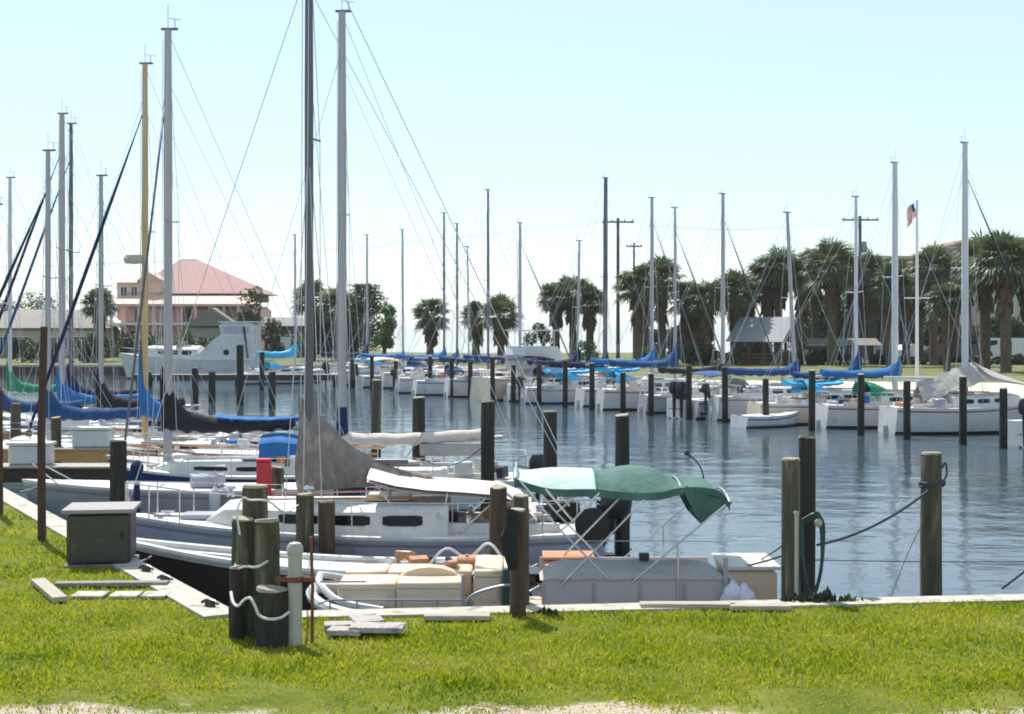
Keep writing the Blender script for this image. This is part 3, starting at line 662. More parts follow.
# open launch, dark hull with white gunwale
root=thing('launch','dark hulled open launch with a broad white gunwale between lawn and grey sloop','launch',(mp(322,19.2),19.2,WZ),PI+R(1.2))
hb,sh=hull_mesh(root,5.65,1.1,.46,.88,'darkhull','darkhull',rake=.35,tran=.75,boot='bottom'); deck_mesh(root,5.65,hb,sh,ck=(.06,.72,.8),deckm='darkhull',sole='darkhull')
b=MB()
for s in(1,-1): b.tube([(-5.65/2+u*5.65,s*(hb(u)+.0),sh(u)+.03) for u in [k/16 for k in range(17)]],.055,8)
b.build('gunwale','deck',root)
for x in(-1.4,-.2,.9):
    b=MB(); b.box((x,0,.32),(.28,1.1,.05)); b.build('thwart','orangewood',root)
gear(root,22,lambda:((random.uniform(-2.7,-.9),random.uniform(-.3,.3),random.uniform(.42,.62)),(random.uniform(.08,.3),random.uniform(.06,.25),random.uniform(.05,.2))),GN)
b=MB(); b.tube(curve([(-2.6,.3,.45),(-2.3,.1,.85),(-2.0,-.2,.6),(-1.7,.2,.8),(-1.4,.35,.5)]),.02,6); b.build('coiled_line','rope',root)
# navy hull sailboat, mast 168
Yc=28.3
r3,d3=sailboat('navy blue hulled sailboat with pale mast and black boom cover behind the grey hull',mp(168,Yc),Yc,PI,4.9,2.0,.88,1.0,mt(30,Yc),topm='navyhull',stripe='navyhull',mast='alu',mr=.09,mu=.80,cov='blackc',covh=(.6,.27),covw=.17,collar=.75,boomlen=2.75,boomz=.62,cab=(.30,.86),cabh=.26,nwin=2,rake=.2,jib='aludark',jibr=.018,boot='bottomr')
cover(r3,d3['xm']-1.0,d3['xm']-2.7,d3['zb']+.24,d3['zb']+.24,.12,.1,.16,'brightblue',name='blue_tarp',collar=0)
b=MB();rows=[]
for i in range(8):
    u=i/7; rows.append([(-.45-.85*u,.5*math.cos(PI*j/8),1.15+.05*math.sin(3*u)+.5*abs(math.sin(PI*j/8))**.4*(1-.1*u)) for j in range(9)])
b.grid(rows);b.add(rows[0],[tuple(range(9))]);b.add(rows[-1],[tuple(range(9))]);b.build('companionway_cover','brightblue',r3)
# grey hull w/o visible mast nearer
Yd=25.3
root=thing('motor_launch','low grey hulled open boat moored beside the pale finger pier','boat',(mp(175,Yd),Yd,WZ),PI-R(2))
hb,sh=hull_mesh(root,5.6,1.3,.92,1.06,'hullgreyb','greystripe',rake=.45,boot='bottom'); deck_mesh(root,5.6,hb,sh,ck=(.08,.55,.7),sole='hullgreyb')
b=MB(); b.tube([(2.0,.35,1.0),(2.55,.15,1.35),(2.55,-.15,1.35),(2.0,-.35,1.0)],.014,6); b.build('bow_rail','steel',root)
b=MB();b.box((-.6,0,1.05),(.5,.6,.2));b.build('engine_box','hullgrey',root)
# mast 340 boat
Ye=29.6
r4,d4=sailboat('white sailboat with a beige covered boom and tall pale mast behind the grey draped sail',mp(342,Ye),Ye,PI,6.6,2.2,.62,.85,mt(12,Ye),mast='alu',mr=.095,mu=.60,cov='tancan',covh=(.3,.24),covw=.18,collar=.0,boomlen=3.4,boomz=.45,cab=(.26,.8),cabh=.3,nwin=3,stripe='bluestripe',ob=True,boomtilt=.045)
b=MB();b.tube([(d4['xm'],0,d4['zd']+.55),(d4['xm'],0,d4['zd']+1.15)],[.14,.11],12);b.build('mast_boot','navy',r4)
b=MB();b.box((d4['xm']-2.3,0,d4['zb']-.2),(1.3,.25,.25));b.build('stowed_sail','taupe',r4)
# wooden mast boat
Yf=35.6
r5,d5=sailboat('white sailboat with varnished wooden mast and royal blue mainsail cover at left',mp(145,Yf),Yf,PI,6.9,2.2,.65,.95,mt(64,Yf),mast='woodmast',mr=.085,mu=.56,cov='brightblue',covh=(1.15,.35),covw=.22,collar=.75,boomlen=.95,boomz=.62,jib='navy',jibr=.032,cab=(.3,.72),cabh=.32,nwin=3,rigr=.006,boot='bottomr')
b=MB();b.lathe((d5['xm']+.28,0,mt(259,Yf)-WZ),[(.03,-.13),(.22,-.11),(.27,0),(.22,.10),(.05,.14)],16);b.box((d5['xm']+.1,0,mt(262,Yf)-WZ),(.2,.06,.04));b.build('radome','whitep',r5)
# white cabin boat behind navy one
sailboat('white sailboat with small oval ports and bright blue mast behind the navy hulled boat',mp(262,32.4),32.4,PI,5.8,2.1,.75,1.0,-.0+.6,mast='alu',mr=.05,mu=.62,cov=None,cab=(.16,.78),cabh=.42,nwin=3,stripe='redstripe') if False else None
root=thing('cabin_boat','white cabin boat with small ports and a brown rail behind the navy hulled boat','boat',(mp(250,32),32,WZ),PI)
hb,sh=hull_mesh(root,6.6,2.1,.62,.9,'gel','redstripe',boot='bottom');deck_mesh(root,6.6,hb,sh);cabin(root,6.6,hb,sh,.24,.8,.36,nwin=4)
b=MB();b.tube([(-3,.9,1.0),(-1,.98,.95),(1,.9,1.0),(2.6,.4,1.15)],.03,6);b.build('rail','orangewood',root);b=MB();b.tube([(-3,-.9,1.0),(-1,-.98,.95),(1,-.9,1.0),(2.6,-.4,1.15)],.03,6);b.build('rail','orangewood',root)
b=MB();b.tube([(-3.2,.9,1.25),(-2.6,.95,1.28),(-1.9,.9,1.25)],.05,6);b.build('rolled_flag','brightblue',root)
# left-edge boats
data=[ # px, Y, top, L, cover, jib, mast, label, lean
 (101,41.5,176,6.8,'blackc',None,'alu','sailboat with dark bundled sail on a grey mast left of the wooden mast',(-.0,0)),
 (71,47.5,124,7.5,'navy','blue','aludark','sailboat with a dark mast and navy cover behind the thin brown pole',(0,0)),
 (48,36.5,151,6.8,'blue','navy','alu','small sailboat with grey mast and blue furled jib at the left edge',(0,0)),
 (10,52,178,7.2,'greencan',None,'spar','sailboat under a green tarp with a white mast at the far left',(0,0)),
 (62,44,114,7.6,'brightblue','navy','alu','sailboat with tall pale mast and bright blue cover near the left edge',(0,0)),
 (-4,40,205,6.8,'blue','blackc','alu','dark furled sailboat cut by the left edge',(0,0))]
for i,(px,Y,tp,Lb,cv_,jb,ms,lb,ln) in enumerate(data):
    sailboat(lb,mp(px,Y),Y,PI-R(random.uniform(-3,4)),Lb,2.2,.62,.95,mt(tp,Y),mast=ms,mr=.075 if i!=4 else .1,mu=.58,cov=cv_,covh=(.5,.28),covw=.18,collar=.7,boomlen=2.7,boomz=.5,jib=jb,jibr=.032,cab=(.3,.74),cabh=.34,stripe=random.choice(['bluestripe','greystripe','redstripe']),dodger=['navy','blue',None,'greencan','brightblue','blue'][i],rigr=.006,bimini=None)
# red box
p=W(264,487,24.6); root=thing('red_box','bright red box standing beside the weathered piling','box',(p.x,24.6,p.z-.3))
b=MB(); b.box((0,0,.38),(.24,.2,.75)); b.build('box_body','red',root); b=MB(); b.box((0,0,.78),(.26,.22,.04)); b.build('lid','red',root)
b=MB(); b.tube([(0,.0,-1.6),(0,0,.0)],.04,8); b.build('stand','steel',root)
p=W(137,528,24.0); root=thing('water_pedestal','slim navy post with a round head beside the dark piling on the left pier','pedestal',(p.x,24.0,p.z-.8))
b=MB(); b.tube([(0,0,0),(0,0,1.75)],.055,10); b.build('post','navy',root); b=MB(); b.lathe((0,0,1.72),[(.05,0),(.11,.06),(.12,.14),(.07,.22),(.02,.25)],12); b.build('head','navy',root)
for px,Y,z,l in((30,30.4,.03,'white dock box on the dark sided pier at the left edge'),(92,33.2,.16,'white dock box on the amber sided pier'),(70,38.3,.18,'white dock box on the farthest left pier')):
    x=mp(px,Y); root=thing('dock_box',l,'dock box',(x,Y+.1,z)); b=MB(); b.box((0,0,.22),(.9,.4,.42)); b.build('box_body','gel',root); b=MB(); b.box((0,0,.46),(.95,.46,.06)); b.build('lid','deck',root)
for px,py,Y,m,l in((262,560,20.55,'gel','white fender hanging on the side of the grey sloop behind the post cluster'),(215,500,24.5,'gel','white fender on the grey open boat beside the pale pier')):
    p=W(px,py,Y); b=MB(); b.lathe((p.x,Y,p.z-.28),[(.02,0),(.08,.03),(.10,.1),(.10,.38),(.07,.46),(.025,.5),(.012,.52),(.010,.8)],12); place(b,'fender',m,l,'fender')
rope([(mp(122,21.3),21.6,.02),(mp(105,21),21.2,.05)],.012,'rope','short bow line from the grey sloop to the diagonal seawall',sag=.02)
rope([(mp(118,19.2),19.2,.0),(mp(150,17.8),17.85,.09)],.013,'rope','slack white bow line from the dark launch to a cleat on the cap',sag=.12)
rope([(mp(40,25),25.3,.22),(mp(20,25.2),25.2,.06)],.012,'rope','bow line of the grey open boat tied to the seawall near the brown pole',sag=.03)
# ------------------------------------------------------------ pontoon boat with green canopy
O=Vector((mp(540,17.4),17.4,WZ)); pr=thing('pontoon_boat','cream and grey pontoon boat with green canvas canopy moored along the near lawn','pontoon boat',O)
Y0,Y1=16.35,17.85; X0,X1=mp(306,16.35),mp(782,16.35)
for y in(Y0+.35,Y1-.35):
    b=MB(); b.tube([(X0-.0,y,-.55),(X0+.25,y,-.75),(X0+.6,y,-.82),(X1,y,-.82)],[.05,.2,.3,.3],14); b.build('pontoon','alu',pr,off=O)
b=MB(); b.box(((X0+X1)/2+.12,(Y0+Y1)/2,-.46),(X1-X0-.24,Y1-Y0,.08)); b.build('deck','cream',pr,off=O)
b=MB(); b.tube(curve([(X0+.9,Y0-.02,-.38),(X0+.35,Y0+.05,-.32),(X0+.05,Y0+.35,-.24),(X0-.03,(Y0+Y1)/2,-.2),(X0+.05,Y1-.35,-.24),(X0+.35,Y1-.05,-.32),(X0+.9,Y1,-.38)],20),[.07]*21,8); b.tube(curve([(X0+.9,Y0+.02,-.30),(X0+.4,Y0+.1,-.22),(X0+.12,Y0+.4,-.08),(X0+.06,(Y0+Y1)/2,-.04),(X0+.12,Y1-.4,-.08),(X0+.9,Y1,-.30)],20),[.045]*21,8); b.build('bow_bumper','gel',pr,off=O)
# grey fence, front & back, taupe cover on top
def X(px,Y=Y0): return mp(px,Y)
zt=mt(578,Y0)
for y in(Y0,Y1):
    b=MB(); b.box(((X(542)+X(726))/2,y,(-.42+zt)/2),(X(726)-X(542),.03,zt+.42)); b.build('fence_panel','panel',pr,off=O)
b=MB();
for px in(543,594,640,684,725): b.box((X(px),Y0-.02,-.2),(.03,.03,.45)); b.box((X(px),Y1+.02,-.2),(.03,.03,.45))
for y in(Y0-.02,Y1+.02): b.box(((X(542)+X(726))/2,y,-.40),(X(726)-X(542),.04,.05))
b.build('fence_frame','alu',pr,off=O)
b=MB();rows=[]
for i in range(16):
    u=i/15; x=X(540)+(X(728)-X(540))*u; e=min(1,min(u,1-u)*9)**.5
    rows.append([(x,Y0-.05+(Y1-Y0+.1)*j/12,zt-.02+(.155*e*math.sin(PI*min(1,.02+j/12*1.5)*.5)**.7 if j<5 else .155*e-.30*((j-4)/8)**1.3)+.008*math.sin(i*1.9+j)) for j in range(13)])
b.grid(rows); b.build('mooring_cover','taupe',pr,off=O)
b=MB(); b.box((X(648),Y0+.5,zt+.17),(.12,.10,.09)); b.build('grill','black',pr,off=O)
# rear locker & bags
b=MB(); b.box((X(756),17.1,-.15),(.62,.95,.55)); b.build('stern_locker','beige',pr,off=O)
b=MB(); b.box((X(756),17.1,.15),(.68,1.0,.045)); b.build('locker_lid','deck',pr,off=O)
for k,(px,py,rr) in enumerate(((733,594,.13),(744,598,.14),(728,600,.10))):
    p=W(px,py,16.2); b=MB(); b.lathe((p.x,p.y,p.z-rr),[(.02,0),(rr*.8,.03),(rr,rr*.8),(rr*.8,rr*1.5),(rr*.35,rr*1.9),(rr*.2,rr*2.2)],12); b.build('bag','lilac',pr,off=O)
b=MB(); b.box((X(725),Y0-.05,-.05),(.05,.05,.75)); b.tube([W(727,575,16.3),W(758,606,16.2)],.02,6); b.build('stern_ladder','alu',pr,off=O)
# front seats
def lounge(px0,px1,y0,y1,pt,pb,back=None,name='seat'):
    b=MB(); x0,x1=X(px0),X(px1); z1,z0=mt(pt,Y0),mt(pb,Y0); b.box(((x0+x1)/2,(y0+y1)/2,(z0+z1)/2),(x1-x0,y1-y0,z1-z0)); o=b.build(name,['cream','beige'],pr,off=O); nc=max(1,round((x1-x0)/.55))
    for k in range(nc):
        q=MB(); xa=x0+(x1-x0)*(k+.5)/nc; w_=(x1-x0)/nc-.012; rw=[]
        for e,zz_ in((.0,-.01),(.0,.045),(.012,.062),(.04,.07)): rw.append([(xa+sx*(w_/2-e),(y0+y1)/2+sy*((y1-y0)/2-e),z1+zz_) for sx,sy in((-1,-1),(1,-1),(1,1),(-1,1))])
        q.grid(rw,0,True); q.add(rw[-1],[(0,1,2,3)]); q.build('cushion','beige',o,off=O,ang=80)
    q=MB(); q.box(((x0+x1)/2,y0-.006,(z0+z1)/2),((x1-x0)*.7,.012,(z1-z0)*.5)); q.build('locker_door','cream',o,off=O)
    return o
lounge(335,395,16.55,17.15,592,612); lounge(335,470,17.25,17.8,590,612); lounge(395,462,16.5,17.1,590,612)
b=MB();rows=[]
for i in range(9):
    a=PI*i/8; rows.append([(X(427)+.40*math.cos(a),16.9+.1*k,mt(592,16.9)+.30*math.sin(a)**.6) for k in(0,1,2)])
b.grid(rows); b.add([r_[0] for r_ in rows],[tuple(range(9))]); b.add([r_[2] for r_ in rows],[tuple(range(9))[::-1]]); b.build('seat_back','beige',pr,off=O)
lounge(473,503,16.5,17.6,578,612); lounge(503,526,16.5,17.6,577,612)
b=MB(); b.box((X(510),17.1,mt(573,17)),(.75,.5,.03)); b.build('dark_mat','black',pr,off=O)
b=MB(); b.box((X(513),16.42,mt(588,16.4)),(.24,.12,.46)); b.build('fuel_locker','greenb',pr,off=O)
b=MB(); b.box((X(432),17.5,mt(568,17.5)),(.55,.3,.05),0,0,0,R(-18)); b.box((X(465),17.9,mt(566,17.9)),(.3,.3,.25)); b.build('console','orangewood',pr,off=O)
for y in(Y0,Y1):
    b=MB()
    b.tube([(X(318),y,mt(604,Y0)),(X(330),y,mt(600,Y0)),(X(465),y,mt(600,Y0))],.013,6)
    for px in(330,357,402,437,465): b.tube([(X(px),y,-.45),(X(px),y,mt(600,Y0))],.012,6)
    b.tube(curve([(X(465),y,mt(607,Y0)),(X(470),y,mt(597,Y0)),(X(485),y,mt(590,Y0)),(X(508),y,mt(585,Y0)),(X(520),y,mt(587,Y0)),(X(528),y,mt(592,Y0)),(X(540),y,mt(586,Y0))]),.017,8)
    for px in(515,527): b.tube([(X(px),y,-.45),(X(px),y,mt(588,Y0))],.018,6)
    b.tube([(X(463),y,-.45),(X(463),y,mt(575,Y0))],.02,6)
    b.tube([(X(320),y,mt(572,17)),(X(366),y,mt(572,17))],.012,6)
    b.build('rail','alu',pr,off=O)
b=MB(); b.box((mp(568,18),18.0,mt(565,18)),(.62,.5,.20)); b.box((mp(568,18),18.0,mt(555,18)),(.66,.54,.03)); b.build('wooden_locker','orangewood',pr,off=O)
gear(pr,18,lambda:(W(random.uniform(470,560),random.uniform(562,582),random.uniform(17.1,17.7)),(random.uniform(.05,.2),random.uniform(.05,.2),random.uniform(.03,.15))),GN,off=O)
# canopy
hoops=[(514,472,478),(530,470,484),(552,467,489),(590,468,489),(600,470,490),(628,464,493),(655,468,492),(670,478,488),(690,479,487),(708,483,490),(716,491,497),(720,500,504)]
hp=curve([(a,b_,c) for a,b_,c in hoops],28)
def canopy(i0,i1,m,nm,par=None):
    b=MB();rows=[]
    for q in hp[i0:i1+1]:
        row=[]
        for j in range(15):
            f=j/14; y=Y0+.15+(Y1-Y0-.2)*f; px=q.x; x=mp(px,17.3); zt_=mt(q.y,17.3); ze=mt(q.z,16.5); a=abs(2*f-1)
            row.append((x,y,ze+(zt_-ze)*(1-a**2.6)))
        rows.append(row)
    b.grid(rows); b.grid([[(p[0],p[1],p[2]-.02) for p in rw] for rw in rows])
    # hanging valance on both sides
    for j in(0,14): b.grid([[rw[j],(rw[j][0],rw[j][1],rw[j][2]-.09)] for rw in rows],1)
    return b.build(nm,m,par or pr,off=O)
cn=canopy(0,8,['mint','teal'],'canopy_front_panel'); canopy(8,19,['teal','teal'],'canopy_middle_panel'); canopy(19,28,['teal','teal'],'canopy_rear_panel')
canopy(15,18,['mint','teal'],'canopy_stripe') if False else None
for qi in(8,19):
    b=MB(); q_=hp[qi]; b.tube([(mp(q_.x,17.3)+.0,Y0+.15+(Y1-Y0-.2)*f,mt(q_.z,16.5)+(mt(q_.y,17.3)-mt(q_.z,16.5))*(1-abs(2*f-1)**2.6)+.004) for f in[k/14 for k in range(15)]],.012,6); b.build('canopy_seam','teal',pr,off=O)
b=MB()
for j,y in enumerate((Y0+.12,Y1-.05)):
    A=[(mp(674,17.3),y,mt(489,16.5)),(mp(722,17.3),y,mt(502,16.5)),(mp(692,17.3),y,mt(524,16.5))]
    b.add(A+[(a[0],a[1]+.015,a[2]) for a in A],[(0,1,2),(5,4,3),(0,1,4,3),(1,2,5,4),(2,0,3,5)])
A=[(mp(722,17.3),Y0+.12,mt(502,16.5)),(mp(692,17.3),Y0+.12,mt(524,16.5)),(mp(692,17.3),Y1-.05,mt(524,16.5)),(mp(722,17.3),Y1-.05,mt(502,16.5))]
b.add(A,[(0,1,2,3)]); b.build('canopy_rear_flap','teal',pr,off=O)
b=MB()
for y in(Y0-.045,Y1+.03):
    def q(px,py): return (mp(px,16.6),y,mt(py,16.6))
    b.tube([q(560,581),q(642,497)],.011,8); b.tube([q(630,578),q(694,524),q(722,502)],.011,8)
    b.tube([q(520,478),q(560,527),q(606,574)],.011,8); b.tube([q(598,490),q(572,517),q(560,527)],.010,8)
    b.tube([q(545,486),q(574,520)],.012,6)
    for px in(675,): b.tube([q(px,541),q(px,612)],.013,6)
for px,py in((516,476),(592,488),(674,490),(720,502)):
    b.tube([(mp(px,17.3),Y0+.15+(Y1-Y0-.2)*f,mt(py,16.7)+.10*(1-abs(2*f-1)**2.6)) for f in[k/8 for k in range(9)]],.014,8)
b.build('canopy_frame','steel',pr,off=O)
b=MB(); b.tube(curve([W(705,500,18.2),W(703,475,18.2),W(697,462,18.2),W(688,454,18.2)]),.01,6); b.lathe(W(687,453,18.2),[(.03,-.03),(.04,0),(.02,.03)],8); b.build('antenna','black',pr,off=O)
b=MB(); b.tube([W(x,y,17.2) for x,y in((584,541),(660,541),(675,541),(720,542),(790,536))],.006,5); b.build('guard_wire','wire',pr,off=O)
# dark hose/bundle hanging on post 518
b=MB(); p=W(514,530,14.9); 
rows=[]
for i in range(26):
    u=i/25; z=p.z+.28-.62*u; rr=.075*math.sin(PI*min(1,.12+u*.8))**.5*(1+.12*math.sin(u*17))
    rows.append([(p.x-.04+.012*math.sin(u*9)+rr*(1+.12*math.sin(3*a_+u*8))*math.cos(a_),14.42+rr*.6*math.sin(a_),z) for a_ in [2*PI*j/10 for j in range(10)]])
b.grid(rows,0,True); place(b,'canvas_bundle','blackc','dark bundle of canvas hanging on the brown post','bundle')
# hose & ropes on right pilings
b=MB(); c0=Vector((mp(808,16.3),16.13,0))
for k in range(4):
    zz=mt(520+k*2,16.1); b.tube(curve([(c0.x-.10,c0.y,zz),(c0.x-.11+.01*k,c0.y-.04,zz-.45-.08*k),(c0.x,c0.y-.05,zz-.85),(c0.x+.11,c0.y-.04,zz-.5),(c0.x+.10+.015*k,c0.y,zz+.02),(c0.x+.03,c0.y-.05,zz+.08),(c0.x-.10,c0.y,zz)]),.016,6)
place(b,'hose','greenb','dark green hose coiled over the right hand piling of the pair','hose')
b=MB(); b.lathe((c0.x+.06,c0.y-.10,mt(522,16.1)),[(.03,-.02),(.05,0),(.03,.02)],10,axis='y'); place(b,'hose_reel','plank','small pale coil hanging above the green hose','coil')
rope([(mp(815,16.3),16.2,mt(545,16.2)),(mp(925,16.9),16.75,mt(490,16.8))],.016,'roped','dark mooring rope strung between the paired pilings and the lone one',sag=.10)
rope(wrap(mp(932,16.9),16.9,mt(484,16.8),.145,.145,.03,2.1),.018,'roped','dark rope wound round the top of the lone thick piling')
rope(curve([(mp(941,16.8),16.8,mt(484,16.8)),(mp(946,16.8),16.78,mt(475,16.8)),(mp(945,16.8),16.78,mt(463,16.8)),(mp(941,16.8),16.78,mt(468,16.8))]),.013,'roped','short frayed rope end sticking out right of the lone piling')
rope([(mp(925,16.9),16.8,mt(515,16.8)),(mp(898,18),18.6,WZ)],.008,'rope','pale line running down from the lone piling into the water',sag=-.1)
rope([(mp(690,18),17.9,mt(571,17.9)),(mp(790,15.9),15.9,mt(553,15.9))],.012,'roped','dark line from the stern of the pontoon boat to the paired pilings',sag=.06)
rope([(mp(745,18),17.9,mt(566,17.9)),(mp(788,15.9),15.9,mt(541,15.9))],.009,'roped','thin dark line rising to the broad flat topped piling',sag=.03)
rope([(mp(812,16.3),16.3,mt(560,16.3)),(16,20,.05)],.006,'roped','thin line stretching across the water past the lone piling',sag=.15)
rope([(mp(426,30),30,.9),(mp(352,24),24,.0)],.01,'roped','slack line from the middle water piling to a moored boat',sag=.25)
rope([(mp(482,27),27,.7),(mp(415,30),30,.3)],.01,'roped','slack line between the two water pilings behind the beige boom',sag=.3)
rope([G(1024,606)+Vector((.6,1.6,.1)),(mp(1008,17),17.2,-.2)],.013,'roped','short dark rope at the lower right edge over the seawall')
# weeds round right pilings
def leafclump(name,c,rx,ry,rz_,n,size,m,label,cat,group=None):
    b=MB()
    for k in range(n):
        a=random.uniform(0,2*PI);rr=math.sqrt(random.random());p=Vector((c[0]+rx*rr*math.cos(a),c[1]+ry*rr*math.sin(a),c[2]))
        h=rz_*random.uniform(.3,1)*(1-rr*.6);d_=Vector((random.uniform(-.6,.6),random.uniform(-.6,.6),1)).normalized()
        w=Vector((random.uniform(-1,1),random.uniform(-1,1),0)).normalized()*size
        b.add([p-w*.4,p+w*.4,p+d_*h*.6+w,p+d_*h,p+d_*h*.6-w],[(0,1,2,3,4)])
    return place(b,name,m,label,cat,group,smooth=False)
leafclump('weeds',(mp(815,15.3),15.25,0),.38,.1,.26,120,.03,'weed','dark weeds growing at the foot of the paired pilings','weeds')
leafclump('weeds',(mp(852,15.3),15.25,0),.3,.06,.14,50,.02,'leafb','short weeds sprouting from the seawall right of the paired pilings','weeds')
leafclump('weeds',(mp(545,14.8),14.6,0),.14,.08,.16,50,.02,'weed','small weed tuft at the foot of the brown post','weeds')
# ------------------------------------------------------------ far marina
T0=R(30)
def fs(px,k,top): # boat with mast at pixel px, k metres in from the piling row
    a,c=-60,60
    for _ in range(60):
        m_=(a+c)/2;q=U(m_,k)
        if 512+F*q.x/q.y<px:a=m_
        else:c=m_
    q=U(a,k); return q,CAMZ+(HZ-top)/F*q.y
FG='sailboats in the far row'
fl=[ # px,k,top,cover,jib,mastmat,topm,stripe,lean,bimini/dodger,label,mr
(367,5,235,'navy',None,'alu','gel','bluestripe',(0,0),None,'far white sailboat with navy cover, in front of the dark bushy trees left of centre',.07),
(403,5,230,'brightblue',None,'alu','gel','bluestripe',(-.005,0),'cyan','far sailboat with bright blue cover, left of the single palm by the sea',.07),
(444,5.5,213,'brightblue',None,'aludark','gel','greystripe',(0,0),'blue','far sailboat with upright blue cover, first of the three close masts',.07),
(457,5,224,'blue',None,'aludark','gel','greystripe',(0,0),None,'far sailboat with blue cover, middle of the three close masts',.065),
(469,3.8,247,None,None,'alu','gel','greystripe',(-.014,0),None,'far sailboat with short thin leaning mast, right of the three close masts',.045),
(488,3.5,190,'blue',None,'aludark','gel','bluestripe',(0,0),'blue','far sailboat with tall thin mast beside the pair of palms',.07),
(520,4,223,'blue','aludark','alu','gel','bluestripe',(0,0),None,'far sailboat with a grey furled jib left of the flybridge cruiser',.08),
(577,4.2,241,'navy',None,'alu','gel','greystripe',(.018,0),'navy','far sailboat with a leaning mast in front of the large round palm clump',.06),
(605,4.3,178,'navy',None,'aludark','gel','greystripe',(.004,0),'cyan','far sailboat with the tallest dark mast beside the utility pole',.12),
(652,5,198,'brightblue','aludark','alu','gel','bluestripe',(.0,0),'cyan','far sailboat with bright blue cover and grey furled jib right of the utility poles',.09),
(675,4.2,208,'blue','aludark','alu','gel','redstripe',(0,0),None,'far sailboat with thin mast and thin furled jib among the central palms',.06),
(723,4.6,194,'blackc','aludark','alu','hullgreyb','greystripe',(0,0),None,'far sailboat with a long black boom cover and grey hull',.09),
(795,4.2,213,'blue',None,'alu','gel','greystripe',(-.05,0),None,'far sailboat with leaning mast beside the metal roofed hut',.08),
(856,4.8,197,'blue',None,'spar','cream','bluestripe',(0,0),'cyan','far sailboat with pinkish mast and blue cover before the crossarm utility pole',.07),
(895,4.5,163,'brightblue',None,'spar','gel','redstripe',(0,0),'greencan','far white sailboat with red sheer stripe and a thick white mast',.12),
(965,4.6,143,None,'dkgreen','spar','gel','redstripe',(0,0),None,'far sailboat draped with a grey and white tarp under a thick white mast',.12)]
for i,(px,k,tp,cv_,jb,ms,tm,st,ln,dg,lb,mr) in enumerate(fl):
    q,mz=fs(px,k,tp)
    Lb=random.uniform(6.2,8.2) if px not in(895,965) else 7.2
    rr,dd=sailboat(lb,q.x,q.y,R(15)+R(random.uniform(-3,3)),Lb,random.uniform(2.1,2.5),random.uniform(.74,1.0),1.25,mz,topm=tm,stripe=st,mast=ms,mr=mr,mu=.56 if px not in(895,965) else .44,cov=cv_,covh=(random.uniform(.3,.5),random.uniform(.22,.36)),covw=random.uniform(.18,.3),collar=random.choice([.15,.4,.6,.85]),boomlen=random.uniform(2.9,3.7),boomz=random.uniform(.45,.75),jib=jb,jibr=.026,
      cab=(.30,.76),cabh=.46,nwin=3,dodger=dg,lean=ln,rigr=.008,spread=(.5,),group=FG,tran=.5,ob=(i%4==0),boot=random.choice(['bluestripe','bottom','bottomr']))
    if dg=='cyan': 
        b=MB(); b2=cover(rr,dd['xm']-.9,dd['xm']-3.2,dd['zb']-.25,dd['zb']-.25,.25,.22,.6,'cyan',name='awning',collar=0)
    if px==965:
        # tarp tent over the boom
        b=MB();rows=[]
        for ii in range(13):
            u=ii/12; x=dd['xm']+.3-u*2.3; zr=dd['zd']+1.15-.75*u+.03*math.sin(ii*2)
            rows.append([(x+.03*math.sin(j*2+ii),(-.8+1.6*j/12)*(1-.5*u),zr-.65*abs(2*j/12-1)**1.1+.03*math.sin(ii*1.3+j*1.9)) for j in range(13)])
        b.grid(rows,lambda i_,j_:1 if (2<=i_<=8) else 0); b.grid([[(p[0],p[1],p[2]-.02) for p in rw] for rw in rows]); b.build('tarp',['taupe','whitep'],rr)
        b=MB();rows=[]
        for ii in range(11):
            u=ii/10; x=dd['xm']+.3+u*2.6; zr=dd['zd']+1.2-.95*u**.8
            rows.append([(x,(-.9+1.8*j/8)*(1-.75*u),zr-.45*(1-u)*abs(2*j/8-1)) for j in range(9)])
        b.grid(rows); b.grid([[(p[0],p[1],p[2]-.02) for p in rw] for rw in rows]); b.build('foredeck_tarp','taupe',rr)
q=Vector((mp(295,97),97,0))
sailboat('far sailboat with cyan cover near the small house, left of the tall dark mast',q.x,q.y,T0,7.2,2.3,.7,1.1,mt(235,97),mr=.07,mu=.56,cov='cyan',covh=(.6,.4),covw=.26,boomlen=3,rigr=.008,spread=(.5,),group=FG,dodger='cyan')
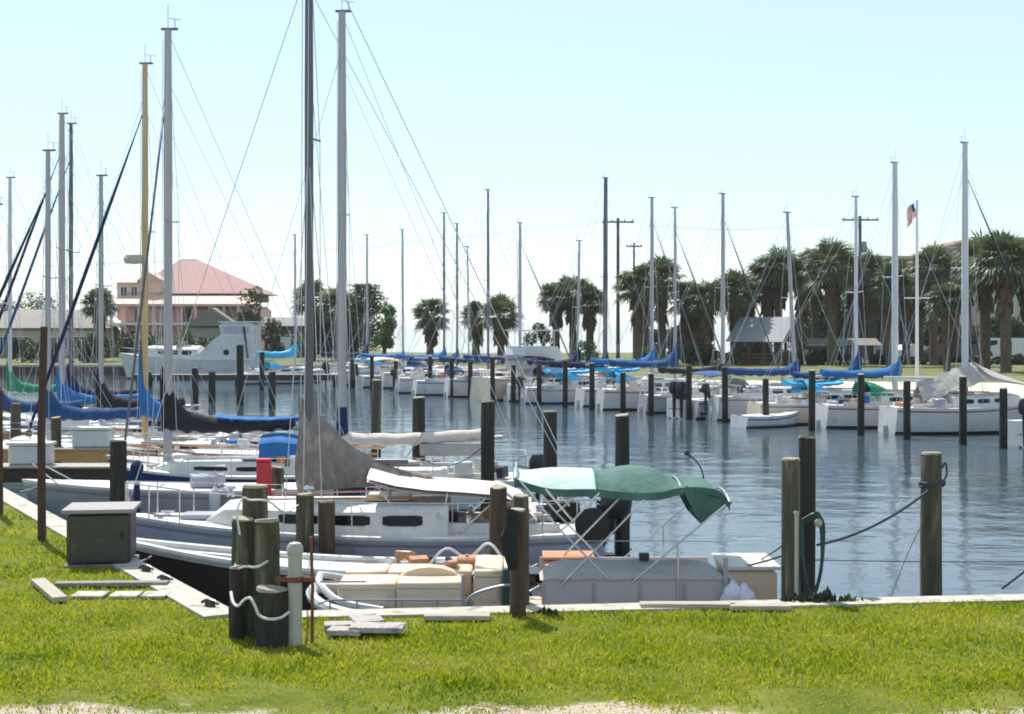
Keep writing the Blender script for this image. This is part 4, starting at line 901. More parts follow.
def motorboat(label,x,y,head,L,B,fb,bow,topm='gel',stripe='bluestripe',cabu=(.3,.75),cabh=.5,fly=False,canvas=None,ob=1,group=None,hard=False,z=WZ,boot='bottom',antenna=False,cat='motorboat'):
    root=thing('motorboat',label,cat,(x,y,z),head,group)
    hb,sh=hull_mesh(root,L,B,fb,bow,topm,stripe,rake=.7,tran=.92,boot=boot); deck_mesh(root,L,hb,sh,ck=(.08,max(.2,cabu[0]-.02),.7))
    sec=cabin(root,L,hb,sh,cabu[0],cabu[1],cabh,wf=.78,nwin=3)
    # windscreen
    b=MB(); xw=-L/2+cabu[0]*L+.25*L*.5; zc=sh(cabu[0])+cabh*1.0; w=hb(cabu[0])*.7
    rows=[[(xw+.35-.0*j,(-w+2*w*j/6),zc-.05) for j in range(7)],[(xw-.05+.12*(1-abs(j-3)/3),(-w*.9+1.8*w*j/6),zc+.38) for j in range(7)]]
    b.grid(rows); b.build('windscreen','glass',root)
    if fly:
        b=MB();x0=-L/2+.22*L;x1=-L/2+.52*L; zc2=zc+.35
        rows=[]
        for zz,e in((zc-.05,0),(zc+.6,.12),(zc+.66,.05),(zc+1.15,.2)):
            rows.append([(x0+e,-w,zz),(x1-e*2.6,-w*.9,zz),(x1-e*2.0,0,zz),(x1-e*2.6,w*.9,zz),(x0+e,w,zz)])
        b.grid(rows,0,True); b.add(rows[-1],[(0,1,2,3,4)]); fo=b.build('flybridge','gel',root)
        for s in(-1,1):
            b=MB(); b.box(((x0+x1)/2-.15,s*(w+.01-.03),zc+.35),((x1-x0)*.55,.02,.25)); b.build('side_window','window',fo)
        b=MB(); b.box(((x0+x1)/2-.1,0,zc+2.0),((x1-x0)*.9,w*1.9,.06)); b.build('hardtop','gel',root)
        b=MB()
        for s in(-1,1):
            for xx in(x0+.2,x1-.7): b.tube([(xx,s*w*.85,zc+.9),(xx,s*w*.85,zc+2.0)],.025,6)
        b.tube([(x0+.3,0,zc+2.0),(x0+.1,0,zc+3.6)],.015,5); b.build('hardtop_frame','steel',root)
    if canvas:
        b=MB();rows=[]
        for i in range(9):
            u=i/8; rows.append([(-L/2+L*(.1+.3*u),hb(.25)*.85*math.cos(PI*j/10),sh(.25)+.95+.12*math.sin(PI*u)+.14*abs(math.sin(PI*j/10))) for j in range(11)])
        b.grid(rows); b.grid([[(p[0],p[1],p[2]-.02) for p in rw] for rw in rows]); co=b.build('canopy',canvas,root)
        for s in(-1,1):
            b=MB()
            for u in(.12,.25,.38): b.tube([(-L/2+L*u,s*hb(.25)*.84,sh(.25)+.97),(-L/2+L*.25,s*hb(.25)*.88,sh(.25))],.013,5)
            b.build('canopy_frame','steel',co)
    b=MB(); b.tube([(-L/2+u*L,hb(u)*.9,sh(u)+.42) for u in(.55,.75,.9,.985)]+[(-L/2+u*L,-hb(u)*.9,sh(u)+.42) for u in(.985,.9,.75,.55)],.014,6)
    for u in(.55,.75,.9):
        for s in(1,-1): b.tube([(-L/2+u*L,s*hb(u)*.9,sh(u)),(-L/2+u*L,s*hb(u)*.9,sh(u)+.42)],.012,5)
    b.build('bow_rail','steel',root)
    for k in range(ob): outboard(root,-L/2-.1,(k-(ob-1)/2)*.5,fb+.25,s=1.3)
    if antenna:
        b=MB(); b.tube([(-L/2+.3*L,.6,zc+.5),(-L/2+.28*L,.6,zc+7)],[.03,.015],6); b.build('outrigger','alu',root)
    return root,sh
q=U(5.9,4.5); motorboat('far beige cruiser with white flybridge and navy canvas in the middle of the row',q.x,q.y,T0,9.0,3.0,1.15,1.7,topm='cream',stripe='greystripe',fly=True,canvas='navy',ob=0,group=None,antenna=True)
q=U(23.2,3.4); motorboat('far white outboard motorboat with blue canopy, right of the black covered boom',q.x,q.y,T0,6.4,2.4,.75,1.1,canvas='blue',ob=2)
q=U(14.3-.0,.6) 
q=U(11.3,1.9)
q=U(-17,4); motorboat('far small white motorboat between the two leftmost far sailboats',q.x,q.y,T0,6.2,2.3,.7,1.0,ob=1)
q=U(-11.7,3.8); motorboat('far white cuddy motorboat with pale canopy near the single palm',q.x,q.y,T0,6.2,2.1,.7,1.0,ob=1,canvas='tancan')
q=U(40.2,4.2); motorboat('far white motorboat stern cut by the right edge of the photo',q.x,q.y,T0,6.0,2.3,.75,1.1,ob=1)
q=U(29.6,1.0);
root=thing('dinghy','small white dinghy tucked beside the far white outboard motorboat','dinghy',(q.x-1.1,q.y+.3,WZ),T0)
hb,sh=hull_mesh(root,3.0,1.3,.42,.6,'gel','bluestripe',rake=.3,tran=.8);deck_mesh(root,3.0,hb,sh,ck=(.1,.7,.75))
b=MB();b.box((-.3,0,.35),(.25,1.0,.04));b.build('thwart','deck',root)
# tan bundle at 770,380
# motor yacht on the left
my=105.0; r_,sh_=motorboat('large white motor yacht with a tall enclosed bridge moored below the pink house',mp(190,my),my,PI,10.6,3.4,1.45,1.95,fly=False,cabu=(.42,.85),cabh=.9,ob=0,stripe='gel')
L_=10.6
b=MB(); # stern tower: cabin with sloping front
prof=[(-5.2,1.2),(-5.05,4.05),(-4.85,4.2),(-2.75,4.2),(-2.45,4.0),(-2.6,3.35),(-1.9,2.8),(-1.3,2.2),(-.7,1.5)]
rows=[[(x,w,z) for x,z in prof] for w in(-1.45,-1.4,1.4,1.45)]
rows[0]=[(x,-1.38,z-.02) for x,z in prof];rows[3]=[(x,1.38,z-.02) for x,z in prof]
b.grid(rows[1:3]); b.add(rows[1],[tuple(range(9))]); b.add(rows[2],[tuple(range(9))[::-1]]); sc=b.build('bridge','gel',r_)
for s in(-1,1):
    b=MB();b.box((-3.75,s*1.41,3.65),(1.9,.03,.5));b.build('bridge_window','hullgrey',sc)
    b=MB();b.lathe((-3.0,s*1.41,2.0),[(.16,-.02),(.22,.02)],14,axis='y');b.build('porthole','window',sc)
b=MB();b.box((-3.8,0,4.25),(2.7,3.1,.08));b.build('bridge_roof','deck',sc)
b=MB()
for s in(-1,1): b.tube([(-4.6,s*1.43,1.6),(-4.3,s*1.43,3.9)],.08,6)
b.build('fender_boards','black',sc)
b=MB(); b.tube([(-5.25,1.2,1.4),(-5.2,1.2,4)],.05,6);b.build('ladder','steel',r_)
# ------------------------------------------------------------ vegetation
def palm(label,px,Y,toppx,crown=2.1,trunk_r=.28,skirt=1.4,lean=0,seed=0,group='cabbage palms on the far shore',dense=34,m='frond'):
    rnd=random.Random(seed*31+int(px)); top=CAMZ+(HZ-toppx)/F*Y; x=mp(px,Y)
    root=thing('palm_tree',label,'palm tree',(x,Y,0),0,group); H=top-crown*.75
    b=MB();n=12;rows=[]
    for i in range(n+1):
        u=i/n; r0=trunk_r*(1.15-.15*u)*(1+.06*math.sin(i*2.7)); 
        rows.append([(lean*u*u*H*.2+r0*math.cos(2*PI*j/10),r0*math.sin(2*PI*j/10),u*H) for j in range(10)])
    b.grid(rows,0,True); b.build('trunk','palmbark',root); cx=lean*H*.2
    # skirt of dead fronds
    b=MB()
    for k in range(int(46)):
        a=rnd.uniform(0,2*PI);z=H-.1-rnd.random()*skirt;r0=trunk_r*.9;ln=rnd.uniform(.7,1.5);sp=rnd.uniform(.25,.6)*(1-.3*(H-z)/skirt)
        d=Vector((math.cos(a),math.sin(a),0));t=Vector((-d.y,d.x,0))
        p=Vector((cx,0,z))+d*r0;e=p+d*sp+Vector((0,0,-ln))
        b.add([p-t*.05,p+t*.05,e.lerp(p,.35)+t*.28,e+t*.1,e-t*.1,e.lerp(p,.35)-t*.28],[(0,1,2,3,4,5)])
    b.build('dead_fronds','thatch',root,smooth=False)
    b=MB()
    for k in range(dense):
        a=rnd.uniform(0,2*PI); el=math.asin(rnd.uniform(-.6,1)) ; ln=crown*rnd.uniform(.42,.62)
        d=Vector((math.cos(a)*math.cos(el),math.sin(a)*math.cos(el),math.sin(el))); p0=Vector((cx,0,H)); hub=p0+d*ln; 
        b.tube([p0,hub],.02,3,caps=False)
        t=d.cross(Vector((0,0,1)));t=t.normalized() if t.length>.1 else Vector((1,0,0)); up=t.cross(d).normalized()
        nl=14
        for q_ in range(nl):
            an=(q_/(nl-1)-.5)*R(200); dr=(d*math.cos(an)+t*math.sin(an)); L2=crown*rnd.uniform(.46,.66)*(1-.25*abs(q_/(nl-1)-.5)); w=up.cross(dr).normalized()*(.07+.02*rnd.random()) if False else (dr.cross(up)).normalized()*.075
            mid=hub+dr*L2*.55+up*.05; end=hub+dr*L2+Vector((0,0,-L2*rnd.uniform(.08,.38)))
            b.add([hub,mid+w,end,mid-w],[(0,1,2,3)])
    b.build('crown',m,root,smooth=False); return root
pl=[(430,118,300,1.9,.28,0),(476,118,304,1.5,.30,0),(501,116,298,2.0,.28,0),
(556,122,283,2.0,.3,0),(573,124,278,2.3,.3,0),(590,121,288,1.8,.3,0),
(637,112,268,2.2,.3,0),(662,116,262,2.4,.32,0),(688,118,284,2.0,.3,0),(708,114,282,2.1,.3,0),(734,116,272,2.2,.3,0),
(766,120,262,2.3,.3,0),(778,119,248,2.6,.32,.1),(800,118,262,2.0,.3,.1),(832,112,244,2.8,.35,0),(872,120,256,2.4,.33,0),(906,118,262,2.2,.3,0),
(934,112,250,2.5,.33,0),(956,122,262,2.1,.3,0),(985,98,238,2.6,.34,0),(1006,94,236,2.6,.34,0),(1030,96,244,2.6,.34,0),(853,124,262,2.2,.3,0),
(920,126,268,2.2,.3,0),(890,110,268,2.0,.28,0),(312,128,282,2.2,.3,0),(338,126,290,2.2,.3,0),(100,128,290,1.9,.26,0),(748,122,276,2.0,.3,0),(815,124,252,2.3,.3,0),(886,128,262,2.3,.3,0),(968,126,254,2.4,.3,0),(646,124,278,1.9,.28,0),(700,122,290,1.8,.28,0),(947,96,286,1.6,.22,0)]
for i,(px,Y,tp,c,tr,ln) in enumerate(pl):
    nb={430:'lone palm with round crown by the open sea',476:'left palm of the pair by the open sea',501:'right palm of the pair by the open sea',556:'left palm of the large round clump at centre',573:'tallest palm of the round clump at centre',590:'right palm of the round clump at centre',637:'palm just right of the dark utility pole',662:'tall full palm right of the small utility pole',688:'shorter palm left of the thin twin masts',708:'palm with thick trunk left of the tall mast at centre right',734:'palm directly left of the metal roofed hut',766:'palm behind the left side of the hut roof',778:'tall leaning palm above the hut roof',800:'palm behind the right side of the hut',832:'broadest palm, between hut and crossarm pole',872:'palm right of the crossarm utility pole',906:'palm behind the flagpole',934:'palm in front of the beige building',956:'palm left of the thick white mast at right',985:'large near palm right of the thick white mast',1006:'large near palm by the right edge',1030:'large palm cut by the right edge',853:'palm behind the crossarm utility pole',920:'palm behind the parked cars at right',890:'lower palm behind the far mast with red striped hull',312:'palm behind the tall dark mast at left centre',338:'palm behind the tall pale mast at left centre',100:'small palm left of the pink house',748:'short palm hidden behind the left end of the hut',815:'palm between the hut and the broadest palm',886:'palm behind the dark brush right of the crossarm pole',968:'palm directly behind the thick white mast',646:'slimmer palm between the two utility poles and the central masts',700:'low palm among the central trunks',947:'small young palm in front of the parked cars'}[px]
    palm(nb,px,Y,tp,c,tr,skirt=2.2 if px>600 else 1.2,lean=ln+random.uniform(-.08,.08),seed=i,dense=70)
def leafy(label,px,Y,base,toppx,wpx,m='leaf',cat='tree',name='tree',n=1500,trunk=True,leaf=.16,group=None,wy=1.0):
    rnd=random.Random(int(px*7+Y)); top=CAMZ+(HZ-toppx)/F*Y; w=wpx/F*Y/2; x=mp(px,Y); root=thing(name,label,cat,(x,Y,0),0,group)
    lo=base; H=top
    if trunk:
        b=MB(); b.tube([(0,0,-.1),(.05,0,H*.3),(-.05,.05,H*.62)],[.22,.16,.08],8)
        for k in range(6):
            a=rnd.uniform(0,2*PI); b.tube([(0,0,H*(.2+.05*k)),(w*.35*math.cos(a),w*.35*math.sin(a),H*(.42+.05*k)),(w*.65*math.cos(a),w*.65*math.sin(a),H*(.6+.03*k))],[.1,.06,.03],6)
        b.build('trunk','bark',root)
    b=MB(); cl_=[]
    for k in range(18 if w>1.2 else 9):
        a=rnd.uniform(0,2*PI);rr=math.sqrt(rnd.random())*.8; zz=rnd.random()
        f=math.sin(PI*min(1,max(.12,zz*.85+.15)))**.5
        cl_.append((Vector((w*rr*f*math.cos(a),w*rr*f*wy*math.sin(a),lo+(H-lo)*(.12+.78*zz))),rnd.uniform(.32,.52)*min(w*1.3,max(w,(H-lo)*.5),(H-lo)*.8)))
    for k in range(n):
        c,r0=rnd.choice(cl_); d=Vector((rnd.gauss(0,1),rnd.gauss(0,1),rnd.gauss(0,.8))).normalized(); p=c+d*r0*rnd.uniform(.6,1.05)
        if p.z>H: p.z=H-rnd.random()*.2
        u=Vector((rnd.uniform(-1,1),rnd.uniform(-1,1),rnd.uniform(-.6,.6))).normalized()*leaf; v=u.cross(Vector((rnd.uniform(-1,1),rnd.uniform(-1,1),rnd.uniform(-1,1)))).normalized()*leaf*.5
        b.add([p-u,p+v,p+u,p-v],[(0,1,2,3)])
    b.build('crown' if trunk else 'foliage',m,root,smooth=False); return root
leafy('dark bushy tree behind the far sailboats left of centre',366,124,1.2,284,52,'leaf',n=3500)
leafy('brighter green tree right of the dark bushy tree',384,118,1.0,300,26,'leafb',n=1500)
leafy('dark tall shrubby tree at the right end of the pink house',252,132,.2,284,32,'leaf',n=2600,name='tree')
leafy('dark tree right of the pink house near the small house',272,140,.3,318,22,'leaf',n=1200)
leafy('round tree behind the low house at far left',36,175,.5,292,56,'leaf',n=2600)
leafy('dark tree at the left edge behind the low house',2,150,.5,300,40,'leaf',n=2200)
leafy('shrub between the pink house and the motor yacht',170,126,.0,336,34,'leafb','shrub','shrub',n=900,trunk=False)
leafy('olive shrub in front of the pink house',206,128,.0,338,30,'leaf','shrub','shrub',n=900,trunk=False)
leafy('dark hedge on the shore below the low house',40,122,.0,337,95,'leaf','hedge','hedge',n=3000,trunk=False,wy=.2)
leafy('dark hedge left of the pink house',98,121,.0,334,50,'leaf','hedge','hedge',n=2000,trunk=False,wy=.2)
leafy('low dark shrubs under the palms behind the leaning mast',585,116,.0,340,30,'leaf','shrub','shrub',n=700,trunk=False)
leafy('dark shrub left of the round clump of palms',540,118,.0,322,26,'leaf','shrub','shrub',n=900,trunk=False)
leafy('broad dark undergrowth behind the crossarm utility pole',875,150,.0,300,70,'leaf','shrub','shrub',n=6000,trunk=False,leaf=.25)
leafy('dark round shrub before the beige building',800,150,.0,318,60,'leaf','shrub','shrub',n=2200,trunk=False)
for px,w,tp,l,mm in ((128,34,334,'dark bush under the left corner of the pink house balcony','leaf'),(150,30,336,'dark bush behind the pale mast base of the motor yacht','leaf'),(230,40,330,'bright green bush behind the yacht bridge','leafb'),(186,28,330,'bright bush at the foot of the grey porch gable','leafb')):
    leafy(l,px,134,.0,tp,w,mm,'bush','bush',n=1300,trunk=False)
for px,w,tp,l in((322,50,316,'dark undergrowth below the palms left of the tall pale mast'),(352,36,312,'dark bush at the foot of the dark bushy tree')):
    leafy(l,px,129,.0,tp,w,'leaf','bush','bush',n=3500,trunk=False,leaf=.2)
for px,w,tp,l in((690,50,326,'dark brush behind the central palm trunks'),(650,30,330,'small dark brush right of the dark utility pole'),(752,40,318,'dark brush right behind the hut'),(826,56,296,'dark brush between hut and crossarm pole'),(866,50,284,'tall dark brush behind the crossarm pole'),(940,60,322,'dark brush behind the flagpole and parked cars'),(1000,70,318,'dark brush at the right behind the white van'),(905,50,314,'tall dark brush left of the flagpole')):
    leafy(l,px,150,.0,tp,w,'leaf','bush','bush',n=6500,trunk=False,leaf=.27)
for px,w,tp,l in((655,60,352,'dark ground cover shrubs right of the utility poles'),(712,60,351,'dark ground cover shrubs left of the hut'),(770,60,354,'dark ground cover shrubs in front of the hut'),(840,70,354,'dark ground cover shrubs before the pavilion'),(905,66,357,'dark ground cover shrubs left below the flag'),(960,60,357,'dark ground cover shrubs around the thick white mast'),(1010,60,357,'dark ground cover shrubs by the right edge')):
    leafy(l,px,121,.0,tp,w,'leaf','shrub','shrub',n=3600,trunk=False,leaf=.14,wy=.5)
hd=[(655,52,346,'leafb','low shrubs right of the dark utility pole'),(700,44,344,'leaf','low shrubs among the central palm trunks'),(742,40,347,'leafb','low shrubs in front of the metal roofed hut'),(830,60,351,'leaf','low shrubs in front of the sloping awning pavilion'),(885,56,355,'leaf','dark low shrubs left of the flagpole'),(932,52,356,'leafb','low shrubs right of the flagpole'),(978,50,356,'leaf','dark low shrubs below the thick white mast'),(1018,46,355,'leaf','low shrubs below the white van')]
for px,w,tp,mm,l in hd: leafy(l,px,114,.0,tp,w,mm,'shrub','shrub',n=3200,trunk=False,leaf=.13,wy=.5)
# ------------------------------------------------------------ buildings
def gable(b,x0,x1,y0,y1,z0,z1,axis='x',ov=.4,mi=0,hip=0):
    if axis=='x':
        ym=(y0+y1)/2; e=hip
        vs=[(x0-ov,y0-ov,z0),(x1+ov,y0-ov,z0),(x1+ov,y1+ov,z0),(x0-ov,y1+ov,z0),(x0-ov+e,ym,z1),(x1+ov-e,ym,z1)]
        fs=[(0,1,5,4),(2,3,4,5),(1,2,5),(3,0,4),(3,2,1,0)]
    else:
        xm=(x0+x1)/2;e=hip
        vs=[(x0-ov,y0-ov,z0),(x1+ov,y0-ov,z0),(x1+ov,y1+ov,z0),(x0-ov,y1+ov,z0),(xm,y0-ov+e,z1),(xm,y1+ov-e,z1)]
        fs=[(0,1,4),(1,2,5,4),(2,3,5),(3,0,4,5),(3,2,1,0)]
    b.add(vs,fs,mi)
def windows(root,lst,y,off,frame='trim'):
    for x,z,w,h in lst:
        b=MB();
        for dx,dz,ww,hh in((0,h/2,w+.1,.08),(0,-h/2,w+.1,.08),(-w/2,0,.08,h),(w/2,0,.08,h),(0,0,.05,h)): b.box((x+dx,y-.03,z+dz),(ww,.06,hh))
        f=b.build('window',frame,root,off=off); b=MB();b.box((x,y-.012,z),(w,.02,h));b.build('pane','darkwin',f,off=None if False else off)
def hx(px,Y): return mp(px,Y)
Yh=146.0; zz=lambda py,Y=Yh: CAMZ+(HZ-py)/F*Y
O2=Vector((hx(185,Yh),Yh+6,0)); pk=thing('pink_house','large pink stucco house with rose hipped roof across the basin','house',O2)
b=MB(); b.box(((hx(118,Yh)+hx(250,Yh))/2,Yh+7,zz(305)/2),(hx(250,Yh)-hx(118,Yh),13,zz(305))); b.build('wall','pinkwall',pk,off=O2)
b=MB(); b.add([(hx(118,Yh),Yh+1.6,zz(293)),(hx(258,Yh),Yh+1.6,zz(293)),(hx(258,Yh),Yh+14,zz(293)),(hx(118,Yh),Yh+14,zz(293)),(hx(164,Yh),Yh+8,zz(255)),(hx(178,Yh),Yh+8,zz(255))],[(0,1,5,4),(2,3,4,5),(1,2,5),(3,0,4),(3,2,1,0)]); b.build('roof','roseroof',pk,off=O2)
b=MB(); b.box(((hx(134,Yh)+hx(246,Yh))/2,Yh+8,zz(296)),(hx(246,Yh)-hx(134,Yh),11.5,.9)); b.build('roof_fascia','greyroof',pk,off=O2)
b=MB(); vs=[(hx(104,Yh),Yh-1.4,zz(304)),(hx(262,Yh),Yh-1.4,zz(304)),(hx(250,Yh)-.5,Yh+2.4,zz(293)),(hx(118,Yh)+.5,Yh+2.4,zz(293))]
b.add(vs+[(v[0],v[1],v[2]-.25) for v in vs],[(0,1,2,3),(7,6,5,4),(0,4,5,1),(1,5,6,2),(2,6,7,3),(3,7,4,0)]); b.build('lower_roof','pinkroof',pk,off=O2)
b=MB(); b.box((hx(124,Yh),Yh+3.5,zz(300)),(2.6,3.5,4.2)); b.box((hx(146,Yh),Yh+3.2,zz(298)),(2.2,3,4.2)); b.build('tower_wall','orangewall',pk,off=O2)
b=MB(); gable(b,hx(124,Yh)-1.3,hx(124,Yh)+1.3,Yh+1.7,Yh+5.3,zz(282),zz(275),'x',.3,hip=1.0); gable(b,hx(146,Yh)-1.1,hx(146,Yh)+1.1,Yh+1.7,Yh+4.7,zz(280),zz(272),'y',.3); b.build('tower_roof','pinkroof',pk,off=O2)
windows(pk,[(hx(124,Yh)-.5,zz(291),.7,1.0),(hx(124,Yh)+.6,zz(291),.7,1.0)],Yh+1.74,O2)
windows(pk,[(hx(p,Yh),zz(315),1.0,1.5) for p in(138,186)]+[(hx(p,Yh),1.6,1.6,2.2) for p in(128,146,164,200,226)],Yh+.48,O2)
b=MB()
for p in range(114,252,14): b.box((hx(p,Yh),Yh-1.0,zz(305)/2),(.28,.28,zz(305)))
b.build('columns','pinkwall',pk,off=O2)
b=MB(); b.box((hx(158,Yh),Yh-.5,zz(324)),(hx(200,Yh)-hx(114,Yh),1.6,.22)); b.build('balcony','trim',pk,off=O2)
b=MB(); gable(b,hx(196,Yh),hx(244,Yh),Yh-4,Yh-.8,zz(326),zz(308),'y',.3); b.box(((hx(196,Yh)+hx(244,Yh))/2,Yh-2.2,zz(326)/2),(hx(244,Yh)-hx(196,Yh),2.6,zz(326)),mi=1); b.build('porch_gable',['greyroof','hullgreyb'],pk,off=O2)
# low house
def house(label,x0,x1,Y,d,zr,ze,wall,roof,wins,axis='x',hip=0):
    O3=Vector(((x0+x1)/2,Y+d/2,0)); r=thing('house',label,'house',O3)
    b=MB();b.box(((x0+x1)/2,Y+d/2,ze/2),(x1-x0,d,ze));b.build('wall',wall,r,off=O3)
    b=MB();gable(b,x0,x1,Y,Y+d,ze,zr,axis,.6,hip=hip);b.build('roof',roof,r,off=O3)
    windows(r,wins,Y-.01,O3); b=MB();b.box(((x0*.6+x1*.4),Y-.04,1.05),(1.0,.08,2.1));b.build('door','trim',r,off=O3); return r
Y=140
house('low house with long grey shingle roof at the far left',hx(-30,Y),hx(96,Y),Y,9,zz(309,Y),zz(328,Y),'tanwall','greyroof',[(hx(p,Y),1.5,1.6,1.3) for p in(0,20,60,80)],hip=3)
Y=143
house('small dark house with grey roof right of the pink house',hx(264,Y),hx(318,Y),Y,6,zz(317,Y),zz(326,Y),'brownwood','greyroof',[(hx(p,Y),1.6,1.2,1.4) for p in(275,291,308)])
# big building
Y=172
O4=Vector((hx(960,Y),Y+10,0)); bb=thing('apartment_building','large flat roofed beige building behind the palms at right','building',O4)
for x0,x1,tp,dy in((862,972,259,0),(972,1090,241,-1)):
    b=MB(); h=zz(tp,Y); b.box(((hx(x0,Y)+hx(x1,Y))/2,Y+10+dy,h/2),(hx(x1,Y)-hx(x0,Y)-.05,20,h)); b.build('wall','bldg',bb,off=O4)
    b=MB(); b.box(((hx(x0,Y)+hx(x1,Y))/2,Y+10+dy,h+.2),(hx(x1,Y)-hx(x0,Y)+.3,20.5,.4)); b.build('parapet','trim' if False else 'tanwall',bb,off=O4)
b=MB(); b.box((hx(955,Y),Y+5,zz(259,Y)+.9),(4,4,1.6)); b.build('roof_unit','greyroof',bb,off=O4)
windows(bb,[(hx(p,Y),z,1.7,1.5) for p in range(875,970,19) for z in(2.2,5.4,8.6)],Y-.01,O4)
windows(bb,[(hx(p,Y),z,1.7,1.5) for p in range(985,1085,19) for z in(2.2,5.4,8.6,11.6)],Y-1.01,O4)
# hut
Y=112.0; c=Vector((hx(772,Y),Y+2,0)); ht=thing('hut','brown timber hut with steep grey metal roof among the palms','hut',c,R(-38))
b=MB(); gable(b,-2.2,2.2,-2.0,2.0,1.9,3.9,'x',.35); b.v=[v for v in b.v]; b.build('roof','metalroof',ht)
b=MB(); b.add([(2.05,-1.9,1.9),(2.05,1.9,1.9),(2.05,0,3.6),(2.62,-1.9,1.9),(2.62,1.9,1.9),(2.62,0,3.6)],[(0,1,2),(5,4,3),(0,3,4,1),(1,4,5,2),(2,5,3,0)]); b.build('gable','brownwood',ht)
b=MB()
for x in(-2,-.7,.7,2):
    for y in(-1.8,1.8): b.box((x,y,.95),(.16,.16,1.9))
for y in(-1.8,1.8):
    for z in(.3,.6,.9): b.box((0,y,z),(4,.05,.14))
for k in range(14): b.box((2.0,-1.7+k*.26,.6),(.05,.12,1.2))
b.build('posts','brownwood',ht)
b=MB(); b.box((0,0,.05),(4.4,4,.1)); b.build('floor','brownwood',ht)
# awning pavilion
Y=116.0; c=Vector((hx(836,Y),Y,0)); aw=thing('pavilion','low pavilion with a pale sloping awning on posts between hut and utility pole','pavilion',c)
b=MB();gable(b,-3.0,3.0,-1.8,1.8,1.6,2.15,'x',.3);b.build('roof','greyroof',aw)
b=MB();b.box((-1.9,-2.4,1.45),(2.3,1.3,.08),rx=R(-15));b.build('awning','whitep',aw)
b=MB()
for x in(-2.8,-1,1,2.8):
    for y in(-1.6,1.6): b.box((x,y,.8),(.12,.12,1.6))
b.build('posts','trim',aw)
for x in(-1.8,.6): 
    b=MB();b.box((x,0,.74),(1.6,.7,.06));b.box((x,-.6,.44),(1.6,.25,.05));b.box((x,.6,.44),(1.6,.25,.05));b.box((x-.6,0,.4),(.08,1.2,.08));b.box((x+.6,0,.4),(.08,1.2,.08));b.box((x-.6,0,.2),(.08,.08,.7));b.box((x+.6,0,.2),(.08,.08,.7))
    p_=b.build('picnic_table','brownwood',aw)
# cars
def car(label,px,Y,m,van=False,head=0,group='cars parked behind the lawn'):
    root=thing('parked_van' if van else 'parked_car',label,'van' if van else 'car',(hx(px,Y),Y,0),head,group)
    L=5.2 if van else 4.6; w=.92
    prof=[(-L/2,.35),(-L/2+.02,.75),(-L/2+.12,.95),(-L/2+.9,1.0),(-L/2+1.3,1.42),(-.2,1.5),(.7,1.44),(1.35,1.0),(L/2-.15,.82),(L/2,.6),(L/2,.35)] if not van else [(-L/2,.35),(-L/2,1.0),(-L/2+.08,1.95),(-L/2+.3,2.05),(1.1,2.05),(1.7,1.25),(L/2-.1,1.05),(L/2,.7),(L/2,.35)]
    b=MB(); n=len(prof); rows=[[(x,s*w*(1 if z<1.02 else .86),z) for x,z in prof] for s in(-1,1)]
    rows=[[(x,s*w*f*(1 if z<1.02 else .86),z-(0 if abs(f)==1 else 0)) for x,z in prof] for s,f in((-1,1),(1,1))]
    b.grid(rows,0,True); b.add(rows[0],[tuple(range(n))]); b.add(rows[1],[tuple(range(n))[::-1]]); b.build('body',m,root)
    for s in(-1,1):
        q=MB(); wy=s*(w*.87+.02)
        if van: q.add([(.2,s*(w*.9),1.25),(1.35,s*(w*.9),1.25),(.95,s*(w*.87),1.85),(.2,s*(w*.87),1.85)],[(0,1,2,3)])
        else: q.add([(-1.25,s*(w*.93),1.04),(1.05,s*(w*.93),1.04),(.62,s*(w*.875),1.38),(-.85,s*(w*.875),1.38)],[(0,1,2,3)])
        q.build('side_window','darkwin',root)
        for x in(-L/2+.85,L/2-.85):
            q=MB(); q.lathe((x,s*(w-.05),.32),[(.32,-.1),(.33,-.06),(.33,.06),(.32,.1)],18,axis='y'); wh=q.build('wheel','tyre',root); q=MB(); q.lathe((x,s*(w-.05),.32),[(.19,-.11),(.19,.11)],12,axis='y'); q.build('rim','alu',wh)
        q=MB(); q.box((L/2+.0,s*.65,.68),(.05,.32,.14)); q.build('headlight','glass',root)
    q=MB()
    if van: q.add([(1.13,-.72,2.0),(1.13,.72,2.0),(1.73,.8,1.28),(1.73,-.8,1.28)],[(0,1,2,3)])
    else: q.add([(.74,-.72,1.44),(.74,.72,1.44),(1.36,.8,1.03),(1.36,-.8,1.03)],[(0,1,2,3)])
    q.build('windscreen','darkwin',root)
for px,Y,m,l,v,h in((882,131,'carsilver','silver car parked left of the thick white mast with the red striped hull',0,2.9),(912,131,'carwhite','white car parked behind the flagpole',0,.3),(940,131,'carred','dark red car parked under the palms',0,3.1),(965,131,'cardark','dark car parked between the red car and the van',0,.1),(1000,131,'carwhite','white van parked near the right edge',1,2.8),(858,131,'carblue','dark blue car parked behind the crossarm pole',0,3.0),(1035,131,'carsilver','silver car at the right edge beside the van',0,0)):
    car(l,px,Y,m,bool(v),h)
